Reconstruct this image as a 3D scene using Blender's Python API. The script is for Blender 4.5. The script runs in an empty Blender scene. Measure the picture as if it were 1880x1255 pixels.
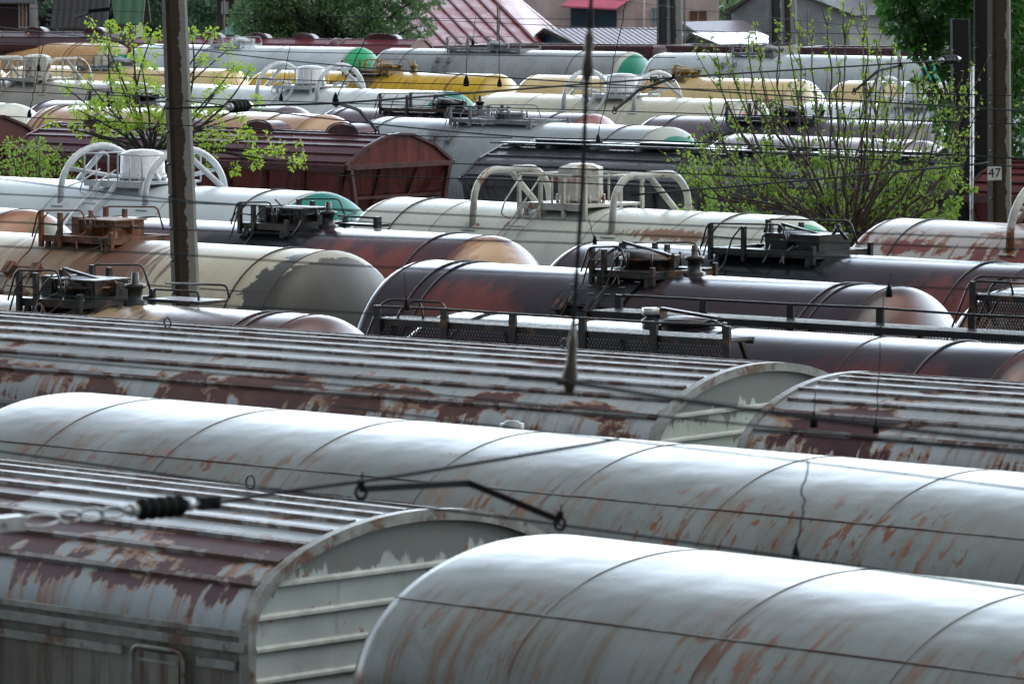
import bpy, bmesh, math, random
from mathutils import Vector, Matrix
random.seed(7)
R = math.radians
sc = bpy.context.scene
C = sc.collection

# ------------------------------------------------------------------ camera
CAMH = 8.76; FPX = 9200.0; CX, CY = 940.0, 627.5; PITCH = math.atan(747.5 / FPX)
cp, sp = math.cos(PITCH), math.sin(PITCH)
cam_d = bpy.data.cameras.new('camera'); cam = bpy.data.objects.new('camera', cam_d); C.objects.link(cam)
cam.location = (0, 0, CAMH); cam.rotation_euler = (math.pi / 2 - PITCH, 0, 0)
cam_d.sensor_width = 36; cam_d.lens = FPX / 1880 * 36; cam_d.clip_start = 1; cam_d.clip_end = 5000
cam_d.dof.use_dof = True; cam_d.dof.focus_distance = 74; cam_d.dof.aperture_fstop = 8
sc.camera = cam
sc.view_settings.view_transform = 'Standard'; sc.view_settings.look = 'None'
sc.view_settings.exposure = 0; sc.view_settings.gamma = 1

def ray(px, py):
    a = (px - CX) / FPX; b = -(py - CY) / FPX
    return Vector((a, cp + b * sp, -sp + b * cp))
def at_z(px, py, z):                        # survey point: where a sight line meets height z
    d = ray(px, py); t = (z - CAMH) / d.z
    return Vector((d.x * t, d.y * t, z))
def at_d(px, py, Y):                        # survey point at ground distance Y
    d = ray(px, py); t = Y / d.y
    return Vector((d.x * t, Y, CAMH + d.z * t))
def proj(p):
    x, y, z = p[0], p[1], p[2] - CAMH
    dep = y * cp - z * sp; up = y * sp + z * cp
    return CX + FPX * x / dep, CY - FPX * up / dep

# ------------------------------------------------------------------ objects
def tag(o, label=None, cat=None, group=None, kind=None):
    if label: o['label'] = label
    if cat: o['category'] = cat
    if group: o['group'] = group
    if kind: o['kind'] = kind
    return o
def thing(name, label, cat, loc=(0, 0, 0), rz=0, group=None):
    o = bpy.data.objects.new(name, None); C.objects.link(o); o.empty_display_size = .3
    o.location = loc; o.rotation_euler = (0, 0, rz)
    return tag(o, label, cat, group)
def copy_tree(o, parent=None):
    c = o.copy(); C.objects.link(c)
    if parent: c.parent = parent
    for ch in list(o.children): copy_tree(ch, c)
    return c

class MB:
    def __init__(s): s.v = []; s.f = []; s.uv = []; s.m = []; s.sm = []
    def face(s, idx, uv=None, m=0, sm=False):
        s.f.append(tuple(idx)); s.uv.append(uv or [(0, 0)] * len(idx)); s.m.append(m); s.sm.append(sm)
    def poly(s, pts, uv=None, m=0, sm=False):
        n = len(s.v); s.v += [tuple(p) for p in pts]; s.face(range(n, n + len(pts)), uv, m, sm)
    def box(s, c, d, m=0, M=None, bev=0):
        x, y, z = d[0] / 2, d[1] / 2, d[2] / 2
        P = [Vector((i * x, j * y, k * z)) for k in (-1, 1) for j in (-1, 1) for i in (-1, 1)]
        if M is not None: P = [M @ p for p in P]
        n = len(s.v); s.v += [tuple(p + Vector(c)) for p in P]
        for q in ((0, 2, 3, 1), (4, 5, 7, 6), (0, 1, 5, 4), (2, 6, 7, 3), (0, 4, 6, 2), (1, 3, 7, 5)):
            s.face([n + i for i in q], m=m)
    def box2(s, a, b, m=0):
        s.box([(a[i] + b[i]) / 2 for i in range(3)], [abs(b[i] - a[i]) for i in range(3)], m)
    def bar(s, a, b, w, h, m=0, up=(0, 0, 1)):
        a = Vector(a); b = Vector(b); d = b - a; L = d.length
        if L < 1e-6: return
        x = d / L; up = Vector(up)
        if abs(x.dot(up)) > .99: up = Vector((0, 1, 0))
        y = up.cross(x).normalized(); z = x.cross(y)
        M = Matrix((x, y, z)).transposed()
        s.box((a + b) / 2, (L, w, h), m, M)
    def tube(s, pts, r, seg=8, m=0, cap=True, closed=False, sm=True):
        P = [Vector(p) for p in pts]; n = len(P)
        rs = r if isinstance(r, (list, tuple)) else [r] * n
        base = len(s.v); nrm = None
        for i in range(n):
            a = P[(i - 1) % n] if (closed or i > 0) else P[i]
            b = P[(i + 1) % n] if (closed or i < n - 1) else P[i]
            t = (b - a)
            if t.length < 1e-9: t = Vector((0, 0, 1))
            t.normalize()
            if nrm is None:
                up = Vector((0, 0, 1)) if abs(t.z) < .9 else Vector((1, 0, 0))
                nrm = t.cross(up).normalized()
            else:
                nrm = nrm - t * nrm.dot(t)
                if nrm.length < 1e-6: nrm = t.orthogonal()
                nrm.normalize()
            bn = t.cross(nrm)
            for k in range(seg):
                q = 2 * math.pi * k / seg
                s.v.append(tuple(P[i] + (nrm * math.cos(q) + bn * math.sin(q)) * rs[i]))
        rng = n if closed else n - 1
        for i in range(rng):
            for k in range(seg):
                a0 = base + i * seg + k; a1 = base + i * seg + (k + 1) % seg
                j = (i + 1) % n
                b0 = base + j * seg + k; b1 = base + j * seg + (k + 1) % seg
                s.face((a0, a1, b1, b0), m=m, sm=sm)
        if cap and not closed:
            s.face([base + k for k in range(seg)][::-1], m=m)
            s.face([base + (n - 1) * seg + k for k in range(seg)], m=m)
    def lathe(s, prof, axis='z', o=(0, 0, 0), seg=24, m=0, sm=True, uvR=None, a0=0, a1=2 * math.pi):
        # prof: (h, r) list along the axis; uvR gives uv=(arc along, angle*uvR)
        o = Vector(o); base = len(s.v); full = abs(a1 - a0 - 2 * math.pi) < 1e-6
        n = seg + 1
        for h, r in prof:
            for k in range(n):
                q = a0 + (a1 - a0) * k / seg
                if axis == 'z': p = Vector((r * math.cos(q), r * math.sin(q), h))
                else: p = Vector((h, -r * math.sin(q), r * math.cos(q)))      # q=0 is the top, + towards -y
                s.v.append(tuple(o + p))
        U = [0.0]
        for i in range(1, len(prof)):
            U.append(U[-1] + math.hypot(prof[i][0] - prof[i - 1][0], prof[i][1] - prof[i - 1][1]))
        mid = (U[0] + U[-1]) / 2
        for i in range(len(prof) - 1):
            mi = m[i] if isinstance(m, (list, tuple)) else m
            for k in range(seg):
                q0 = a0 + (a1 - a0) * k / seg; q1 = a0 + (a1 - a0) * (k + 1) / seg
                uv = None
                if uvR:
                    ua, ub = (U[-1] - U[i], U[-1] - U[i + 1]) if mi == 1 else (U[i] - mid, U[i + 1] - mid)
                    uv = [(ua, q0 * uvR), (ua, q1 * uvR), (ub, q1 * uvR), (ub, q0 * uvR)]
                ix = [base + i * n + k, base + i * n + k + 1, base + (i + 1) * n + k + 1, base + (i + 1) * n + k]
                s.face(ix, uv, mi, sm)
    def build(s, name, mats, parent=None, merge=False, label=None):
        me = bpy.data.meshes.new(name); me.from_pydata(s.v, [], s.f)
        mats = mats if isinstance(mats, (list, tuple)) else [mats]
        for x in mats: me.materials.append(x)
        uvl = me.uv_layers.new(name='UVMap')
        flat = []
        for u in s.uv:
            for q in u: flat += [q[0], q[1]]
        uvl.data.foreach_set('uv', flat)
        me.polygons.foreach_set('material_index', s.m)
        me.polygons.foreach_set('use_smooth', s.sm)
        me.validate(); me.update()
        if merge:
            bm = bmesh.new(); bm.from_mesh(me); bmesh.ops.remove_doubles(bm, verts=bm.verts, dist=.0004); bm.to_mesh(me); bm.free()
        o = bpy.data.objects.new(name, me); C.objects.link(o)
        if parent: o.parent = parent
        if label: o['label'] = label
        return o

# ------------------------------------------------------------------ node materials
class N:
    def __init__(s, name):
        s.mat = bpy.data.materials.new(name); s.mat.use_nodes = True
        s.t = s.mat.node_tree; s.t.nodes.clear()
        s.out = s.t.nodes.new('ShaderNodeOutputMaterial')
        s.b = s.t.nodes.new('ShaderNodeBsdfPrincipled')
        s.t.links.new(s.b.outputs[0], s.out.inputs[0])
    def n(s, typ, **kw):
        x = s.t.nodes.new(typ)
        for k, v in kw.items(): setattr(x, k, v)
        return x
    def put(s, sock, v):
        if isinstance(v, bpy.types.NodeSocket): s.t.links.new(v, sock)
        elif isinstance(v, (tuple, list)) and len(v) == 3 and sock.type == 'RGBA': sock.default_value = (*v, 1)
        else: sock.default_value = v
    def m(s, op, a, b=None, c=None, clamp=False):
        x = s.n('ShaderNodeMath', operation=op, use_clamp=clamp); s.put(x.inputs[0], a)
        if b is not None: s.put(x.inputs[1], b)
        if c is not None: s.put(x.inputs[2], c)
        return x.outputs[0]
    def mix(s, f, a, b, blend='MIX'):
        x = s.n('ShaderNodeMix', data_type='RGBA', blend_type=blend); x.clamp_factor = True
        s.put(x.inputs[0], f); s.put(x.inputs[6], a); s.put(x.inputs[7], b); return x.outputs[2]
    def step(s, x, lo, hi):
        r = s.n('ShaderNodeMapRange', interpolation_type='SMOOTHSTEP'); s.put(r.inputs[0], x)
        r.inputs[1].default_value = lo; r.inputs[2].default_value = hi; return r.outputs[0]
    def uvw(s):
        if not hasattr(s, '_uv'):
            tc = s.n('ShaderNodeTexCoord'); sx = s.n('ShaderNodeSeparateXYZ'); s.t.links.new(tc.outputs['UV'], sx.inputs[0])
            s._uv = (sx.outputs[0], sx.outputs[1]); s._obj = tc.outputs['Object']
        return s._uv
    def obj(s): s.uvw(); return s._obj
    def vec(s, x, y, z=0.0):
        c = s.n('ShaderNodeCombineXYZ'); s.put(c.inputs[0], x); s.put(c.inputs[1], y); s.put(c.inputs[2], z); return c.outputs[0]
    def map(s, v, sc_, off=(0, 0, 0)):
        x = s.n('ShaderNodeMapping'); s.put(x.inputs[0], v); x.inputs[3].default_value = sc_; x.inputs[1].default_value = off; return x.outputs[0]
    def noise(s, v, scale, detail=4, rough=.55, dist=0):
        x = s.n('ShaderNodeTexNoise'); s.put(x.inputs['Vector'], v); x.inputs['Scale'].default_value = scale
        x.inputs['Detail'].default_value = detail; x.inputs['Roughness'].default_value = rough; x.inputs['Distortion'].default_value = dist
        return x.outputs[0]
    def bump(s, h, strength, dist=.02, prev=None):
        x = s.n('ShaderNodeBump'); x.inputs['Strength'].default_value = strength; x.inputs['Distance'].default_value = dist
        s.put(x.inputs['Height'], h)
        if prev is not None: s.put(x.inputs['Normal'], prev)
        return x.outputs[0]
    def fin(s, col, rough=.5, metal=0, nor=None, spec=.5):
        s.put(s.b.inputs['Base Color'], col); s.put(s.b.inputs['Roughness'], rough); s.put(s.b.inputs['Metallic'], metal)
        s.put(s.b.inputs['Specular IOR Level'], spec)
        if nor is not None: s.put(s.b.inputs['Normal'], nor)
        return s.mat

RUST = (.13, .045, .02); RUSTO = (.27, .10, .032); DKRUST = (.045, .018, .013)
_seed = [0]
def shell(name, base, rough=.32, var=.25, patches=(), streak=0.0, streak_col=(.16, .07, .03), speck=0.0, peel=None, peel_col=(.06, .022, .024),
          dirt=.35, dirt_col=(.10, .085, .07), dents=.0, wet=.5, vmax=2.4, seamu=None, seamv=None, seam_col=(.13, .06, .035), topdirt=0.0, spec=.5, stains=0.0):
    _seed[0] += 1; sd = _seed[0] * 13.37
    n = N(name); u, v = n.uvw(); av = n.m('ABSOLUTE', v)
    U = n.vec(n.m('ADD', u, sd), v, sd)
    big = n.noise(U, .8, 5, .6)
    col = n.mix(n.step(big, .3, .7), tuple(c * (1 - var) for c in base), tuple(min(1, c * (1 + var * .6)) for c in base))
    # run-down streaks: narrow along the wagon, long down the side
    st = n.noise(n.vec(n.m('MULTIPLY', n.m('ADD', u, sd), 5.0), n.m('MULTIPLY', v, .55), sd), 1.6, 6, .65)
    if dirt:
        d = n.m('MULTIPLY', n.step(st, .42, .75), n.step(av, .2, vmax), clamp=True)
        col = n.mix(n.m('MULTIPLY', d, dirt * 1.6, clamp=True), col, dirt_col)
    if stains:                                # soft cloudy grime
        g = n.noise(U, 2.2, 7, .7, .6)
        col = n.mix(n.m('MULTIPLY', n.step(g, .5, .75), stains), col, tuple(c * .45 for c in base))
    lowk = n.m('MULTIPLY_ADD', n.step(av, .85, 1.3), .8, .2) if seamu else 1.0
    if streak:
        where = n.noise(U, .55, 3, .6)
        m_ = n.m('MULTIPLY', n.step(st, .52, .72), n.step(where, .47, .62), clamp=True)
        col = n.mix(n.m('MULTIPLY', n.m('MULTIPLY', m_, lowk), streak * 1.1, clamp=True), col, n.mix(n.noise(U, 6, 5, .65), tuple(x * .55 for x in streak_col), tuple(x * 1.6 for x in streak_col)))
    if speck:
        spn = n.noise(n.vec(n.m('MULTIPLY', n.m('ADD', u, sd), 1.0), n.m('MULTIPLY', v, .35), sd), 14, 4, .6)
        where = n.noise(U, .9, 3, .6)
        m_ = n.m('MULTIPLY', n.step(spn, .56, .62), n.step(where, .38, .56), clamp=True)
        col = n.mix(n.m('MULTIPLY', n.m('MULTIPLY', m_, lowk), speck, clamp=True), col, n.mix(n.noise(U, 4, 3, .5), (.09, .035, .018), (.27, .10, .04)))
    rg = rough
    if seamu:                                 # rusting along the weld rings
        per, off, w, amt = seamu
        x = n.m('PINGPONG', n.m('ADD', u, off + per * 40), per / 2)
        wob = n.m('MULTIPLY', n.noise(U, 3.0, 4, .7), w * 3.4)
        wob2 = n.m('MULTIPLY', n.step(st, .4, .7), wob)
        f = n.m('LESS_THAN', x, wob2)
        low = n.m('MULTIPLY', n.step(av, .55, 1.15), n.step(n.noise(U, .9, 3, .5), .42, .62))
        col = n.mix(n.m('MULTIPLY', n.m('MULTIPLY', f, low), amt, clamp=True), col, seam_col)
    if peel:                                  # (v0, v1, amount): paint flaked off along a band, with rust edges and drips
        pv0, pv1, amt, gen = peel
        pn = n.noise(n.vec(n.m('MULTIPLY', n.m('ADD', u, sd), .75), n.m('MULTIPLY', v, 1.1), sd), 1.15, 9, .62, .35)
        band = n.m('MULTIPLY', n.step(av, pv0 - .15, pv0 + .12), n.m('SUBTRACT', 1.0, n.step(av, pv1 - .1, pv1 + .1)))
        near = n.m('GREATER_THAN', v, 0.0)
        big2 = n.noise(n.vec(n.m('ADD', u, sd * 2), 0.0, sd), .45, 3, .5)
        k = n.m('ADD', n.m('ADD', pn, n.m('MULTIPLY', band, amt)), n.m('MULTIPLY', n.m('SUBTRACT', big2, .5), .28))
        k = n.m('ADD', k, gen)
        k = n.m('ADD', k, n.m('MULTIPLY', n.m('MULTIPLY', n.m('SUBTRACT', st, .52), .55), n.step(av, pv0 + .15, pv1 - .05)))
        drip = n.m('MULTIPLY', n.step(st, .5, .64), n.step(av, pv0 + .05, pv0 + .35))
        k2 = n.step(k, .535, .60)
        col = n.mix(n.m('MULTIPLY', n.m('MULTIPLY', drip, n.step(k, .30, .54)), .8), col, RUSTO)
        col = n.mix(n.m('MULTIPLY', n.step(k, .53, .55), .9), col, (.27, .15, .085))
        pc = n.mix(n.noise(U, 5, 4, .6), tuple(c * .55 for c in peel_col), tuple(c * 1.5 for c in peel_col))
        pc = n.mix(n.m('MULTIPLY', n.step(n.noise(U, 2.5, 6, .7), .5, .68), .0 + (.9 if peel_col[0] > .07 else .25)), pc, (.13, .055, .03))
        col = n.mix(n.step(k, .555, .575), col, pc)
        rg = n.m('ADD', rg, n.m('MULTIPLY', k2, .12))
    for p in patches:
        if p[0] == 'cap':
            k = n.m('ADD', n.m('SUBTRACT', p[1], u), n.m('MULTIPLY', n.m('SUBTRACT', n.noise(U, 3, 6, .65), .5), p[4]))
            col = n.mix(n.m('MULTIPLY', n.step(k, 0, .03), p[3], clamp=True), col, n.mix(n.noise(U, 3, 4, .6), tuple(c * .7 for c in p[2]), tuple(c * 1.2 for c in p[2])))
            continue
        cu, cv, ru, rv, pc, amt = p[:6]
        ns = p[6] if len(p) > 6 else 1.5; hard = p[7] if len(p) > 7 else .25; anis = p[8] if len(p) > 8 else 1.0; jit = p[9] if len(p) > 9 else 1.2
        dx = n.m('DIVIDE', n.m('SUBTRACT', u, cu), ru); dy = n.m('DIVIDE', n.m('SUBTRACT', v, cv), rv)
        d = n.m('SQRT', n.m('ADD', n.m('MULTIPLY', dx, dx), n.m('MULTIPLY', dy, dy)))
        nn = n.noise(n.vec(n.m('MULTIPLY', n.m('ADD', u, sd + cu * 3), anis), n.m('DIVIDE', v, anis), sd), ns, 7, .65)
        k = n.m('ADD', n.m('SUBTRACT', 1.0, d), n.m('MULTIPLY', n.m('SUBTRACT', nn, .5), jit * 2))
        col = n.mix(n.m('MULTIPLY', n.step(k, 0, hard), amt, clamp=True), col, pc)
    if seamv:
        for (sv, w) in seamv:
            x = n.m('ABSOLUTE', n.m('SUBTRACT', av, sv))
            wob = n.m('MULTIPLY', n.noise(U, 9.0, 4, .7), w * 1.9)
            col = n.mix(n.m('MULTIPLY', n.m('LESS_THAN', x, wob), .9), col, (.075, .04, .03))
    if topdirt:
        col = n.mix(n.m('MULTIPLY', n.m('SUBTRACT', 1.0, n.step(av, .0, .5)), topdirt), col, (.12, .07, .05))
    fine = n.noise(n.obj(), 60, 3, .6)
    mid = n.noise(U, 5, 5, .6)
    r2 = n.m('ADD', n.m('MULTIPLY', n.m('SUBTRACT', n.noise(U, 1.7, 6, .65), .5), wet * .6), rg)
    r2 = n.m('MAXIMUM', r2, .12)
    nor = n.bump(fine, .10, .01)
    if dents: nor = n.bump(n.noise(n.vec(n.m('MULTIPLY', u, 1.0), n.m('MULTIPLY', v, 1.6), sd), 1.3, 2, .4), dents, .05, nor)
    nor = n.bump(mid, .12, .01, nor)
    return n.fin(col, r2, 0, nor, spec)

def simple(name, col, rough=.5, var=.25, scale=6, metal=0, bump=.15, col2=None, thr=(.5, .62), spec=.5):
    n = N(name); o = n.obj(); ns = n.noise(o, scale, 6, .62)
    c = n.mix(n.step(ns, .3, .7), tuple(x * (1 - var) for x in col), tuple(min(1, x * (1 + var)) for x in col))
    if col2: c = n.mix(n.step(n.noise(o, scale * .6, 7, .65, .3), thr[0], thr[1]), c, col2)
    return n.fin(c, n.m('ADD', rough, n.m('MULTIPLY', n.m('SUBTRACT', ns, .5), .3)), metal, n.bump(n.noise(o, scale * 5, 4, .6), bump, .02), spec)

M = {}
M['black'] = simple('wet black iron', (.010, .010, .012), .35, .4, 9, col2=(.035, .02, .012), thr=(.55, .7))
M['blackrust'] = simple('rusting black iron', (.016, .013, .012), .4, .4, 7, col2=(.13, .055, .022), thr=(.52, .66))
M['rustbar'] = simple('rust covered iron', (.16, .06, .022), .6, .5, 6, col2=(.03, .018, .013), thr=(.5, .62))
M['whitetube'] = simple('white painted tube', (.55, .58, .60), .35, .15, 5, col2=(.33, .32, .30), thr=(.6, .72))
M['creamtube'] = simple('chipped cream tube', (.47, .46, .41), .4, .2, 4, col2=(.22, .09, .04), thr=(.56, .62))
M['greytube'] = simple('grey painted iron', (.20, .22, .23), .45, .3, 5, col2=(.08, .05, .04), thr=(.55, .7))
M['yellowbar'] = simple('dirty yellow iron', (.30, .19, .04), .5, .4, 6, col2=(.04, .03, .02), thr=(.48, .6))
M['wire'] = simple('dark bronze wire', (.020, .030, .032), .85, .2, 3, spec=.1)
M['wiredark'] = simple('dark steel cable', (.010, .011, .012), .8, .3, 3, spec=.1)
M['insul'] = simple('dark glazed insulator', (.006, .008, .008), .7, .3, 8, spec=.08)
M['galv'] = simple('galvanised fitting', (.35, .37, .38), .35, .3, 12, metal=.5, col2=(.12, .07, .05), thr=(.55, .68))
M['leaf_y'] = None
M['ballast'] = simple('ballast stone', (.11, .10, .09), .9, .5, 8, bump=.8)
M['rail'] = simple('worn rail steel', (.12, .09, .07), .4, .3, 5, metal=.4)
M['under'] = simple('grimy underframe', (.03, .025, .022), .7, .4, 4)
M['signwhite'] = simple('white sign paint', (.62, .62, .60), .6, .1, 5)
M['ink'] = simple('black sign paint', (.01, .01, .01), .6, .1, 5)
M['textwhite'] = simple('white lettering', (.75, .78, .76), .5, .05, 5)
M['textred'] = simple('faded red lettering', (.42, .12, .10), .5, .3, 15)
M['brass'] = simple('pale metal cap', (.45, .45, .42), .3, .2, 6, metal=.3)

def leafmat(name, a, b, tr=.35):
    n = N(name)
    oi = n.n('ShaderNodeObjectInfo'); geo = n.n('ShaderNodeNewGeometry')
    c = n.mix(geo.outputs['Random Per Island'], a, b)
    n.put(n.b.inputs['Base Color'], c); n.b.inputs['Roughness'].default_value = .45
    t = n.n('ShaderNodeBsdfTranslucent'); n.put(t.inputs[0], n.mix(.5, c, tuple(min(1, x * 1.6) for x in b)))
    mx = n.n('ShaderNodeMixShader'); mx.inputs[0].default_value = tr
    n.t.links.new(n.b.outputs[0], mx.inputs[1]); n.t.links.new(t.outputs[0], mx.inputs[2]); n.t.links.new(mx.outputs[0], n.out.inputs[0])
    return n.mat
M['leaf_young'] = leafmat('young spring leaf', (.20, .33, .025), (.38, .52, .06), .5)
M['leaf_mid'] = leafmat('fresh green leaf', (.04, .12, .015), (.30, .44, .06), .42)
M['leaf_dark'] = leafmat('deep green leaf', (.015, .07, .015), (.09, .24, .045), .35)
M['leaf_far'] = leafmat('far tree leaf', (.06, .14, .06), (.17, .29, .12), .35)  # greens lightened so the colour stands in for distance haze
M['leaf_fard'] = leafmat('far dark leaf', (.035, .10, .05), (.09, .18, .09), .3)
M['bark'] = simple('wet bark', (.035, .026, .022), .6, .4, 10, bump=.5)
M['barkred'] = simple('reddish twig bark', (.075, .045, .035), .6, .4, 10, bump=.4)

# ------------------------------------------------------------------ tracks (surveyed centre lines)
class Row:
    def __init__(s, x1, y1, x2, y2, z):
        a = at_z(x1, y1, z); b = at_z(x2, y2, z); a.z = b.z = 0
        s.o = a; s.d = (b - a).normalized(); s.n = Vector((-s.d.y, s.d.x, 0)); s.rz = math.atan2(s.d.y, s.d.x)
    def w(s, t, y=0, z=0): p = s.o + s.d * t + s.n * y; p.z = z; return p
    def solve(s, target, pts, mode):        # t such that min/max screen x of pts hits the target
        lo, hi = -200.0, min(200.0, (s.o.y - 9.0) / -s.d.y)
        for _ in range(60):
            md = (lo + hi) / 2
            xs = [proj(s.w(md + p[0], p[1], p[2]))[0] for p in pts]
            x = min(xs) if mode == 'min' else max(xs)
            if x < target: lo = md
            else: hi = md
        return (lo + hi) / 2
    def t_at(s, px, z, y=0): return s.solve(px, [(0, y, z)], 'min')
ROW = {
 1: Row(0, 872, 1880, 1086, 4.70), 2: Row(250, 733, 1880, 873, 4.65), 3: Row(0, 583, 1441, 681, 4.80),
 4: Row(824, 571, 1880, 634, 4.45), 5: Row(0, 432, 1567, 521, 4.35), 6: Row(187, 395, 1880, 484, 4.35),
 7: Row(0, 326, 1500, 399, 4.40), 8: Row(116, 228, 760, 250, 4.60), 9: Row(136, 194, 1144, 230, 4.35),
 10: Row(88, 184, 1370, 216, 4.35), 11: Row(374, 156, 1240, 181, 4.40), 12: Row(357, 126, 1444, 146, 4.35),
 13: Row(44, 77, 1300, 98, 4.35), 14: Row(343, 72, 1400, 80, 4.50)}

# ------------------------------------------------------------------ wagon running gear
def bogie_mesh():
    b = MB()
    for sy in (-1, 1):
        b.bar((-1.1, sy * 1.0, .52), (1.1, sy * 1.0, .52), .14, .22); b.bar((-.4, sy * 1.0, .4), (.4, sy * 1.0, .4), .16, .25)
    b.box((0, 0, .6), (.5, 2.1, .3))
    return b
def wheel_mesh():
    b = MB()
    for sy in (-1, 1):
        b.tube([(0, sy * .72, 0), (0, sy * .80, 0)], .475, 20)
        b.tube([(0, sy * .69, 0), (0, sy * .72, 0)], .51, 20)
    b.tube([(0, -.7, 0), (0, .7, 0)], .08, 8)
    return b
_run = {}
def running_gear(root, L):
    b = MB(); hl = L / 2
    b.box((0, 0, 1.05), (L - .4, .35, .3)); b.box((-hl + .2, 0, 1.05), (.35, 2.7, .32)); b.box((hl - .2, 0, 1.05), (.35, 2.7, .32))
    for sx in (-1, 1):
        b.box((sx * (hl + .22), 0, 1.05), (.5, .3, .28))
        for sy in (-1, 1): b.tube([(sx * hl, sy * .9, 1.05), (sx * (hl + .3), sy * .9, 1.05)], .1, 10)
    b.build('underframe', M['under'], root)
    for sx in (-1, 1):
        if 'b' not in _run:
            bo = bogie_mesh().build('bogie', M['under'], root); _run['b'] = bo.data
        else: bo = bpy.data.objects.new('bogie', _run['b']); C.objects.link(bo); bo.parent = root
        bo.location = (sx * (hl - 2.1), 0, 0.12)
        for wx in (-.925, .925):
            if 'w' not in _run:
                w = wheel_mesh().build('wheel', M['rail'], bo); _run['w'] = w.data
            else: w = bpy.data.objects.new('wheel', _run['w']); C.objects.link(w); w.parent = bo
            w.location = (wx, 0, .395)

# ------------------------------------------------------------------ tank wagons
def tank(name, label, cat, row, xl, xr, mat, z=4.35, r=1.5, dome=.55, group=None, straps=(), strap_m='black', seams=0, endR=None, endL=None,
         L=None, strap_w=.035, seam_m=None, dl=.45, dr=.42):
    rw = ROW[row]; zc = z - r
    dp = []
    K = 14
    for i in range(K + 1):
        q = i / K * math.pi / 2
        dp.append((dome * (1 - math.cos(q)), r * (math.sin(q) ** .82)))
    pts = []
    for (dx, rr) in dp:
        for a in range(-81, 82, 3): pts.append((dx, -rr * math.sin(R(a)), zc + rr * math.cos(R(a))))
    tL = rw.solve(xl, [p for p in pts if p[2] > z - dl], 'min') if xl is not None else None
    tR = rw.solve(xr, [(-p[0], p[1], p[2]) for p in pts if p[2] > z - dr], 'max') if xr is not None else None
    if tL is None: tL = tR - L
    if tR is None: tR = tL + L
    Lg = tR - tL; tc = (tL + tR) / 2
    root = thing(name, label, cat, rw.w(tc), rw.rz, group)
    h = Lg / 2
    prof = [(-h + p[0], max(p[1], .001)) for p in dp]
    nb = max(2, int(Lg / 1.2))
    for i in range(1, nb): prof.append((-h + dome + (Lg - 2 * dome) * i / nb, r))
    right = [(h - p[0], max(p[1], .001)) for p in dp][::-1]
    Ux = lambda px: rw.t_at(px, z) - tc
    if callable(mat): mat = mat(Ux, h)
    if callable(endR): endR = endR(Ux, h)
    b = MB(); full = prof + right
    ms = []
    for i in range(len(full) - 1):
        x = (full[i][0] + full[i + 1][0]) / 2
        ms.append(1 if (endR and x > h - dome) else (2 if (endL and x < -h + dome) else 0))
    b.lathe(full, 'x', (0, 0, zc), 72, ms, True, uvR=r, a0=-math.pi, a1=math.pi)
    sm = seam_m or M['seam']
    # weld rings sit a few mm proud of the plate
    ringx = [-h + dome + .01, h - dome - .01] + [(-h + dome + (Lg - 2 * dome) * (i + 1) / (seams + 1)) for i in range(seams)]
    for x in ringx:
        P = [(x, -(r + .002) * math.sin(q), zc + (r + .002) * math.cos(q)) for q in [2 * math.pi * k / 72 for k in range(72)]]
        b.tube(P, .009, 4, m=3, closed=True)
    b.build('tank_shell', [mat, endR or mat, endL or mat, sm], root)
    for x0 in straps:
        xx = Ux(x0)
        s_ = MB()
        P = [(xx, -(r + .012) * math.sin(q), zc + (r + .012) * math.cos(q)) for q in [2 * math.pi * k / 72 for k in range(72)]]
        s_.tube(P, .013, 6, closed=True)
        s_.build('strap', M[strap_m], root)
    c = MB()                                     # saddles
    for sx in (-1, 1):
        c.box((sx * (h - 2.0), 0, 1.32), (.5, 2.3, .45))
    c.build('saddle', M['under'], root)
    running_gear(root, Lg + .3)
    root['L'] = 0; del root['L']
    return dict(root=root, row=rw, tL=tL, tR=tR, tc=tc, h=h, z=z, r=r, zc=zc)
def lx(T, px, z=None, y=0):                    # local x of the wagon seen at picture column px (survey reading)
    return T['row'].t_at(px, z if z else T['z'], y) - T['tc']
def onr(T, x, y, dz=0):                        # a point on the shell
    return Vector((x, y, T['zc'] + math.sqrt(max(0, T['r'] ** 2 - y * y)) + dz))

M['seam'] = simple('rusty weld seam', (.07, .04, .03), .6, .4, 8)
M['seamrust'] = simple('patchy rusting seam', (.20, .20, .19), .5, .3, 2.5, col2=(.09, .04, .025), thr=(.42, .58))
M['seamlight'] = simple('painted weld seam', (.30, .27, .24), .5, .3, 8)

def smooth_path(pts, n=5):
    P = [Vector(p) for p in pts]; out = []
    for i in range(len(P) - 1):
        p0 = P[max(i - 1, 0)]; p1 = P[i]; p2 = P[i + 1]; p3 = P[min(i + 2, len(P) - 1)]
        for k in range(n):
            t = k / n
            out.append(.5 * ((2 * p1) + (p2 - p0) * t + (2 * p0 - 5 * p1 + 4 * p2 - p3) * t * t + (-p0 + 3 * p1 - 3 * p2 + p3) * t ** 3))
    out.append(P[-1]); return out
def bend(pts, rad=.12, n=4):                   # polyline with rounded corners
    P = [Vector(p) for p in pts]; out = [P[0]]
    for i in range(1, len(P) - 1):
        a = (P[i - 1] - P[i]); b = (P[i + 1] - P[i]); r_ = min(rad, a.length * .45, b.length * .45)
        s = P[i] + a.normalized() * r_; e = P[i] + b.normalized() * r_
        for k in range(n + 1):
            t = k / n; out.append((1 - t) ** 2 * s + 2 * t * (1 - t) * P[i] + t * t * e)
    out.append(P[-1]); return out

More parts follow.
